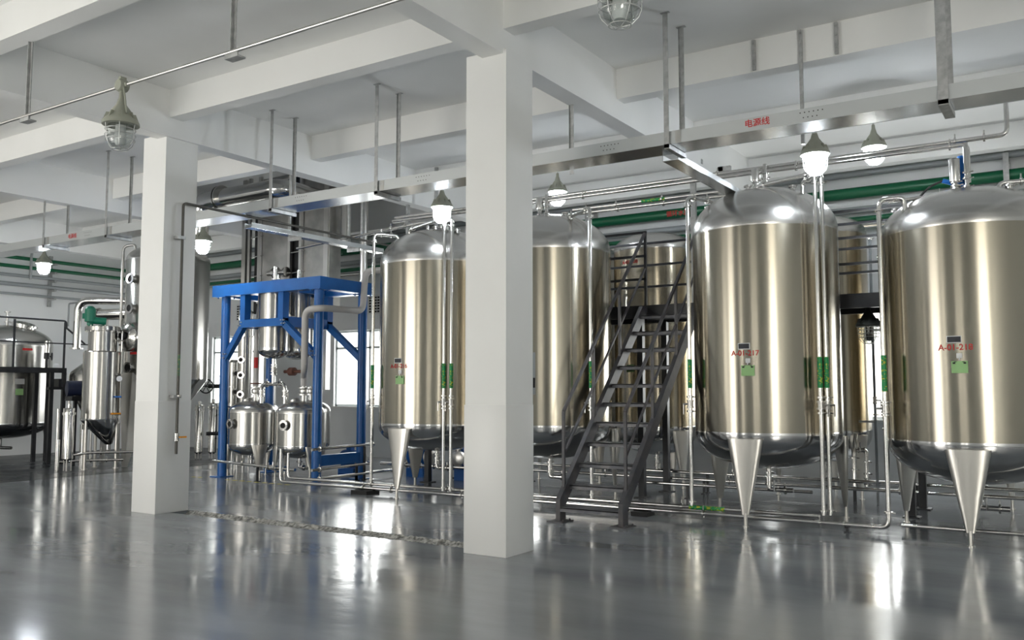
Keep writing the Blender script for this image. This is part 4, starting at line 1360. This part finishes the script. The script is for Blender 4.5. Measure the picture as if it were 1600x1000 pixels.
mo.cyl((EX - 0.15, EY - 0.2, 3.02), (EX + 0.02, EY + 0.05, 3.0), 0.075, 18)
mo.cyl((EX - 0.15, EY - 0.2, 2.88), (EX - 0.15, EY - 0.2, 3.05), 0.06, 14)
mo.box(EX - 0.27, EX - 0.19, EY - 0.30, EY - 0.2, 3.05, 3.16)
obj('green_motor', mo, 'motor_green', t, label='green motor and gearbox')
sg = MB().cyl((EX + 0.36, EY + 0.20, 0.92), (EX + 0.36, EY + 0.20, 2.8), 0.014, 8)
for z in (1.1, 1.45, 1.9, 2.6):
    sg.cyl((EX + 0.27, EY + 0.15, z), (EX + 0.38, EY + 0.21, z), 0.02, 8)
obj('level_tube', sg, 'steel', t)
gd = MB().lathe([(0.0, 0.0), (0.055, 0.0), (0.055, 0.03), (0.0, 0.032)], (EX + 0.385, EY + 0.15, 1.82), (0.85, -0.53, 0), 22)
obj('gauge', gd, 'dial', t, label='round white dial gauge')
obj('orange_handle', MB().box(EX + 0.36, EX + 0.40, EY + 0.02, EY + 0.2, 1.10, 1.13), 'orange', t)
obj('blue_handle', MB().box(EX + 0.36, EX + 0.40, EY + 0.08, EY + 0.2, 1.44, 1.47), 'bright_blue', t)


def filter_housing(label, x, y, r_, z0, z1):
    t = thing('filter_housing', label, 'filter', (x, y, 0), 'slim upright filters')
    s = MB().lathe([(r_ * 0.4, z0 - 0.05), (r_, z0), (r_, z1 - 0.08), (r_ * 0.8, z1 - 0.02), (r_ * 0.35, z1), (r_ * 0.35, z1 + 0.08), (0, z1 + 0.08)], (x, y, 0), seg=32)
    s.lathe([(r_, z1 - 0.14), (r_ * 1.2, z1 - 0.14), (r_ * 1.2, z1 - 0.09), (r_, z1 - 0.09)], (x, y, 0), seg=32)
    obj('housing', s, 'steel', t)
    for a in (200, 320, 80):
        lx, ly = x + r_ * 0.7 * math.cos(R(a)), y + r_ * 0.7 * math.sin(R(a))
        obj('leg', MB().cyl((lx, ly, 0), (lx, ly, z0 + 0.06), 0.014, 8), 'steel_sat', t)
    w = MB()
    for a in (10, 100, 190, 280):
        c_ = Vector((x + r_ * 1.15 * math.cos(R(a)), y + r_ * 1.15 * math.sin(R(a)), z1 - 0.06))
        w.cyl(c_ - Vector((0, 0, 0.1)), c_ + Vector((0, 0, 0.05)), 0.012, 8)
    obj('swing_bolts', w, 'steel_sat', t)
    return t


filter_housing('slim upright filter standing left of the stepped extractor', -16.95, 9.98, 0.105, 0.24, 1.24)
filter_housing('slim upright filter beyond the farther column, left of the pair', -17.42, 13.42, 0.10, 0.15, 1.25)
filter_housing('slim upright filter beyond the farther column, right of the pair', -17.18, 13.62, 0.10, 0.15, 1.3)
fs = thing('pipe_stand', 'small steel pipe stand joining the slim filter and the extractor legs', 'pipe stand', (-17.0, 9.9, 0))
w = MB()
w.cyl((-17.13, 9.86, 0), (-17.13, 9.86, 1.22), 0.028, 12).cyl((-16.98, 9.80, 0), (-16.98, 9.80, 0.62), 0.03, 12)
w.tube([(-17.13, 9.86, 0.16), (-17.0, 10.3, 0.18), (-16.5, 10.9, 0.18)], 0.025, 0.1).tube([(-16.95, 10.1, 0.30), (-16.8, 10.3, 0.34), (-16.2, 11.1, 0.34)], 0.025, 0.1)
w.cyl((-17.0, 10.28, 0), (-17.0, 10.28, 0.9), 0.03, 12).cyl((-16.9, 10.25, 0), (-16.9, 10.25, 0.8), 0.03, 12)
for p in ((-16.9, 10.45, 0.18), (-16.7, 10.66, 0.18), (-16.65, 10.5, 0.34)):
    w.clamp(p, (0.6, 0.8, 0), 0.026)
obj('pipework', w, 'steel', fs)

# far left tank with the open manhole
LX, LY = -20.84, 10.66
t = thing('mixing_tank', 'wide steel tank with a raised manhole lid at the far left edge', 'tank', (LX, LY, 0))
obj('shell', MB().lathe([(1.0, 0.82), (1.0, 2.62)], (LX, LY, 0), seg=80, cap0=False, cap1=False), 'silver', t)
obj('domed_top', MB().lathe([(1.002, 2.58), (1.005, 2.60)] + [(q, 2.62 + z) for q, z in head_profile(1.001, 0.46)], (LX, LY, 0), seg=80, cap0=False), 'dome', t)
obj('dished_bottom', MB().lathe([(1.002, 0.86), (1.005, 0.84)] + [(q, 0.82 + z) for q, z in head_profile(1.001, 0.34, False)], (LX, LY, 0), seg=80, cap0=False).cyl((LX, LY, 0.55), (LX, LY, 0.30), 0.04, 12).tube([(LX, LY, 0.36), (LX, LY, 0.28), (LX + 0.3, LY + 0.1, 0.28)], 0.035, 0.06), 'dish', t)
for a in (50, 170, -70):
    obj('leg', leg_shape((LX, LY), R(a), 1.0, 0.82, 0.44, 0.7, 0.03, 0.12), 'steel_leg', t)
mh = MB().lathe([(0.25, -0.1), (0.25, 0.02), (0.29, 0.02), (0.29, 0.06), (0.26, 0.065), (0.2, 0.11), (0.0, 0.13)], (LX + 0.32, LY + 0.25, 3.04), (0.15, 0.15, 0.98), 32)
mh.cyl((LX + 0.02, LY + 0.2, 3.05), (LX + 0.02, LY + 0.2, 3.2), 0.03, 10)
obj('manhole_lid', mh, 'steel', t)
ag = MB().cyl((LX - 0.02, LY + 0.05, 3.02), (LX - 0.02, LY + 0.05, 3.4), 0.03, 12)
for z in (3.15, 3.27, 3.38):
    ag.lathe([(0.03, z), (0.07, z), (0.07, z + 0.025), (0.03, z + 0.025)], (LX - 0.02, LY + 0.05, 0), seg=14)
obj('top_fittings', ag, 'steel_sat', t)
obj('red_mark', wrap(patch(0.22, 0.05, 0.002), (LX, LY), 1.0, R(0), 2.50), 'red', t)
obj('nameplate', wrap(patch(0.2, 0.12, 0.004), (LX, LY), 1.0, R(-8), 1.78), 'plate_white', t)
obj('status_tag', wrap(patch(0.16, 0.14, 0.01), (LX, LY), 1.0, R(-8), 1.55), 'label_green', t)

# black inspection walkway before that tank
wk2 = thing('inspection_walkway', 'black railed walkway in front of the wide tank at far left', 'walkway', (-19.2, 9.9, 0))
WX0, WX1, WY0, WY1, WZ = -19.72, -19.05, 7.6, 11.12, 2.06
obj('edge_beam', MB().box(WX1 - 0.05, WX1, WY0, WY1, WZ - 0.09, WZ + 0.02).box(WX0, WX0 + 0.05, WY0, WY1, WZ - 0.09, WZ + 0.02), 'black', wk2)
obj('deck', MB().box(WX0 + 0.05, WX1 - 0.05, WY0, WY1, WZ - 0.03, WZ), 'black', wk2)
for y in (8.3, 10.80, 11.08):
    obj('post', MB().box(WX1 - 0.055, WX1 + 0.005, y - 0.04, y + 0.04, 0, WZ - 0.09), 'black', wk2)
    obj('post', MB().box(WX0 - 0.005, WX0 + 0.055, y - 0.04, y + 0.04, 0, WZ - 0.09), 'black', wk2)
for y in (7.7, 8.8, 9.95, 11.06):
    obj('guard_post', MB().bar((WX1 - 0.025, y, WZ), (WX1 - 0.025, y, 3.10), 0.035, 0.035, (0, 1, 0)), 'black', wk2)
obj('guard_rail', MB().tube([(WX1 - 0.025, WY0, 3.13), (WX1 - 0.025, WY1 - 0.03, 3.13), (WX1 - 0.025, WY1 - 0.02, 2.95)], 0.02, 0.08), 'black', wk2)
obj('guard_rail', MB().bar((WX1 - 0.025, WY0, 2.62), (WX1 - 0.025, WY1 + 0.55, 2.62), 0.026, 0.026), 'black', wk2)
obj('brace', MB().bar((WX1 - 0.025, WY1 - 0.02, 2.97), (WX1 - 0.025, WY1 + 0.42, 2.63), 0.03, 0.03), 'black', wk2)
obj('bracket', MB().box(WX1 - 0.05, WX1 + 0.02, 10.72, 11.2, 1.60, 1.66).box(WX1 - 0.3, WX1 - 0.05, 10.98, 11.12, 1.62, 1.84), 'black', wk2)

gv = thing('gauge_valve', 'small dark valve with a gauge standing on the black walkway at far left', 'valve', (-19.4, 10.85, WZ))
w = MB().cyl((-19.4, 10.85, WZ), (-19.4, 10.85, WZ + 0.22), 0.03, 10).cyl((-19.4, 10.85, WZ + 0.22), (-19.4, 10.85, WZ + 0.36), 0.06, 14)
w.torus((-19.4, 10.97, WZ + 0.28), (0.4, 1, 0), 0.08, 0.012, 18, 6)
w.cyl((-19.4, 10.85, WZ + 0.28), (-19.4, 10.97, WZ + 0.28), 0.02, 8)
obj('valve_body', w, 'black', gv)
obj('pipe_top', MB().cyl((-19.4, 10.85, WZ + 0.36), (-19.4, 10.85, WZ + 0.62), 0.05, 14), 'steel', gv)
obj('gauge', MB().lathe([(0, 0), (0.07, 0), (0.07, 0.04), (0, 0.042)], (-19.4, 11.08, WZ + 0.06), (0.86, -0.5, 0), 18), 'dial', gv)

# vapour pipe, condenser and cone vessel at the back left
t = pipe_run('vapour_pipe', 'shiny bent vapour pipe rising behind the stepped extractor', 'pipe', [(-18.92, 11.25, 2.5), (-18.92, 11.25, 3.60), (-17.35, 12.1, 3.55)], 0.085, 0.28)
f = MB().lathe([(0.085, 0), (0.14, 0), (0.14, 0.03), (0.085, 0.03)], (-18.92, 11.25, 2.50), seg=24)
obj('flange', f, 'steel', t)
hv = thing('hopper_vessel', 'steel hopper vessel with a cone bottom beyond the far left walkway', 'vessel', (-18.92, 11.6, 0))
obj('shell', MB().lathe([(0.0, 2.48), (0.13, 2.48), (0.16, 2.2), (0.40, 2.0), (0.44, 1.92), (0.44, 1.70)], (-18.92, 11.6, 0), seg=40, cap0=False, cap1=False), 'silver', hv)
obj('cone_bottom', MB().lathe([(0.442, 1.72), (0.442, 1.68), (0.08, 0.95), (0.06, 0.7)], (-18.92, 11.6, 0), seg=40, cap0=False), 'dish', hv)
for a in (20, 140, 260):
    lx, ly = -18.92 + 0.43 * math.cos(R(a)), 11.6 + 0.43 * math.sin(R(a))
    obj('leg', MB().cyl((lx, ly, 0), (lx, ly, 1.75), 0.025, 10), 'steel_sat', hv)
cn = thing('condenser', 'horizontal steel condenser drum above the green motor', 'condenser', (-18.0, 11.6, 0))
x0, y0, x1, y1 = -18.55, 11.52, -17.55, 11.95
d = Vector((x1 - x0, y1 - y0, 0)).normalized()
c_ = MB().lathe([(0.0, -0.06), (0.1, -0.05), (0.15, -0.02), (0.15, 0.03), (0.125, 0.03), (0.125, 0.66), (0.15, 0.66), (0.15, 0.74), (0.0, 0.78)], (x0, y0, 3.28), d, 30)
obj('shell', c_, 'steel', cn)
for k in (0.2, 0.58):
    p = Vector((x0, y0, 0)) + d * k
    obj('leg', MB().box(p.x - 0.03, p.x + 0.03, p.y - 0.03, p.y + 0.03, 0, 3.17), 'steel_sat', cn)
dm = thing('drive_motor', 'dark blue geared motor standing beyond the slim left filter', 'motor', (-18.2, 10.85, 0))
w = MB().lathe([(0.1, 0), (0.17, 0.02), (0.17, 0.34), (0.1, 0.38)], (-18.25, 10.65, 1.62), (0.35, 0.94, 0), 22)
obj('motor', w, 'navy', dm)
obj('stand', MB().box(-18.32, -18.05, 10.68, 10.98, 1.36, 1.46).box(-18.21, -18.15, 10.80, 10.86, 0, 1.36).cyl((-18.18, 10.83, 1.4), (-18.18, 10.83, 1.62), 0.09, 16), 'black', dm)

# hand-wheel valve pipe past the farther column
hw = thing('wheel_valve', 'dark upright valve pipe with a spoked hand wheel left of the blue frame', 'valve', (-17.0, 13.75, 0))
w = MB().cyl((-16.98, 13.75, 0), (-16.98, 13.75, 2.3), 0.06, 16)
for z in (0.45, 0.62, 1.0, 1.45, 1.9):
    w.lathe([(0.06, z), (0.11, z), (0.11, z + 0.03), (0.06, z + 0.03)], (-16.98, 13.75, 0), seg=18)
w.cyl((-16.98, 13.75, 0.58), (-17.2, 13.45, 0.58), 0.045, 12).cyl((-16.98, 13.75, 1.68), (-17.18, 13.55, 1.68), 0.04, 12)
obj('pipe', w, 'black', hw)
wc = Vector((-17.13, 13.36, 1.68))
wa = Vector((0.5, -0.866, 0))
wl = MB().torus(wc, wa, 0.16, 0.016, 28, 8)
for k in range(3):
    a = PI * k / 3
    u = Vector((0.866, 0.5, 0)) * math.cos(a) + Vector((0, 0, math.sin(a)))
    wl.cyl(wc - u * 0.155, wc + u * 0.155, 0.010, 8)
wl.cyl(wc + wa * 0.03, (-17.21, 13.50, 1.68), 0.02, 10)
wl.cyl((-17.24, 13.50, 1.68), (-17.0, 13.72, 1.68), 0.05, 12)
obj('hand_wheel', wl, 'black', hw)

# ------------------------------------------------------------------ pipes along the walls
pipe_run('bent_conduit', 'pale conduit bending over at the left end wall above the cable tray', 'conduit',
         [(-21.6, 11.6, 4.3), (-21.6, 11.6, 5.36), (-21.6, 13.0, 5.36), (-21.6, 15.6, 5.36)], 0.03, 0.5, material='grey_pipe')
pipe_run('thin_pipe', 'thin grey pipe crossing from the end wall to the very tall vessel', 'pipe',
         [(-21.6, 12.6, 3.2), (-21.6, 12.6, 3.78), (-17.5, 12.4, 3.78)], 0.022, 0.06, material='grey_pipe')
for k, (z, r_, m_, lb) in enumerate(((4.84, 0.045, 'green_pipe', 'upper green pipe along the left end wall'), (4.62, 0.045, 'green_pipe', 'lower green pipe along the left end wall'),
                                     (4.40, 0.04, 'grey_pipe', 'upper grey pipe along the left end wall'), (4.18, 0.05, 'grey_pipe', 'middle grey pipe along the left end wall'),
                                     (3.94, 0.03, 'grey_pipe', 'lowest thin grey pipe along the left end wall'))):
    o = obj('wall_pipe', MB().cyl((XL + 0.18, 3.0, z), (XL + 0.18, YB - 0.4, z), r_, 14), m_)
    tag(o, lb, 'pipe', 'pipes along the left end wall')
for i, y in enumerate((12.35,)):
    b_ = MB().box(XL, XL + 0.06, y - 0.04, y + 0.04, 3.7, 5.0)
    for z in (4.84 - 0.05, 4.62 - 0.05, 4.40 - 0.045, 4.18 - 0.055, 3.94 - 0.035):
        b_.box(XL, XL + 0.30, y - 0.03, y + 0.03, z - 0.04, z)
    tag(obj('pipe_bracket', b_, 'galv'), 'grey comb bracket carrying the pipes of the left end wall', 'bracket')
for k, (z, r_, m_, lb) in enumerate(((4.96, 0.095, 'green_pipe', 'thick green pipe along the rear wall'), (4.66, 0.06, 'grey_pipe', 'grey pipe just below the thick green one on the rear wall'),
                                     (5.29, 0.055, 'grey_pipe', 'top grey pipe along the rear wall'), (4.50, 0.045, 'green_pipe', 'thin dark green pipe low on the rear wall bundle'),
                                     (4.38, 0.035, 'steel', 'thin bright pipe lowest on the rear wall bundle'))):
    t = thing('wall_pipe', lb, 'pipe', (-9.0, YB - 0.3, z), 'pipes along the rear wall')
    obj('pipe', MB().cyl((XL + 0.3, YB - 0.3, z), (2.0, YB - 0.3, z), r_, 18), m_, t)
    if k == 0:
        obj('red_lettering', flat(text_verts('循环水回水', 0.12, 0.002), (-6.3, YB - 0.3 - 0.0965, z - 0.02), (1, 0, 0), (0, 0, 1)), 'red', t)
for i, x in enumerate((-8.3, -0.9)):
    b_ = MB().box(x - 0.04, x + 0.04, YB - 0.06, YB, 4.2, 5.45)
    for z in (5.29 - 0.06, 4.96 - 0.1, 4.66 - 0.065, 4.50 - 0.05, 4.38 - 0.04):
        b_.box(x - 0.03, x + 0.03, YB - 0.42, YB, z - 0.035, z)
    b_.box(x - 0.04, x + 0.04, YB - 0.44, YB - 0.41, 4.28, 5.3)
    tag(obj('pipe_bracket', b_, 'galv'), ('grey bracket carrying the rear wall pipes behind the half hidden tank', 'grey bracket carrying the rear wall pipes above the tank marked A-01-218')[i], 'bracket', 'rear wall brackets')

for i, (x0, x1, z0, z1) in enumerate(((-14.52, -14.12, 3.42, 3.88), (-19.3, -18.9, 3.45, 3.92))):
    t = thing('wall_vent', ('square slotted vent high on the rear wall right of the blue frame', 'square slotted vent high on the rear wall left of the blue frame')[i], 'vent', ((x0 + x1) / 2, YB, z0), 'rear wall vents')
    obj('cover', MB().box(x0, x1, YB - 0.03, YB, z0, z1), 'gloss_white', t)
    sl_ = MB()
    for a in range(4):
        for b_ in range(6):
            xx = x0 + 0.035 + a * 0.088
            zz = z0 + 0.035 + b_ * 0.068
            sl_.box(xx, xx + 0.066, YB - 0.034, YB - 0.029, zz, zz + 0.042)
    obj('slots', sl_, 'dark', t)

# drain pipe on the side of the farther column
t = pipe_run('column_pipe', 'thin dark pipe fixed down the side of the farther white column', 'pipe', [(-10.03, 12.5, 4.09), (-10.03, 7.38, 4.09), (-10.03, 7.38, 0.76)], 0.019, 0.06, material='dark_pipe',
             clamps=[((-10.03, 7.38, z), (0, 0, 1)) for z in (1.02, 0.94, 1.52)])
obj('marker_sleeve', MB().cyl((-10.03, 7.38, 1.78), (-10.03, 7.38, 2.06), 0.019, 12), 'marker', t)
obj('valve', MB().cyl((-10.03, 7.38, 0.93), (-10.03, 7.38, 1.03), 0.03, 12).cyl((-10.03, 7.38, 0.98), (-9.97, 7.38, 0.98), 0.014, 8), 'steel', t)
obj('orange_handle', MB().box(-9.97, -9.955, 7.38, 7.48, 0.97, 0.99), 'orange', t)
obj('pipe_clip', MB().box(-10.10, -10.01, 7.30, 7.42, 1.49, 1.53).box(-10.10, -10.01, 7.30, 7.42, 3.60, 3.64), 'galv', t)
t = thing('switch_box', 'small grey switch box on the back of the nearer white column', 'switch box', (-4.80, 7.65, 1.75))
obj('housing', MB().box(-4.93, -4.72, 7.641, 7.72, 1.55, 1.98, 0.006), 'grey_pipe', t)
obj('handle', MB().box(-4.72, -4.706, 7.67, 7.69, 1.62, 1.72), 'rubber', t)
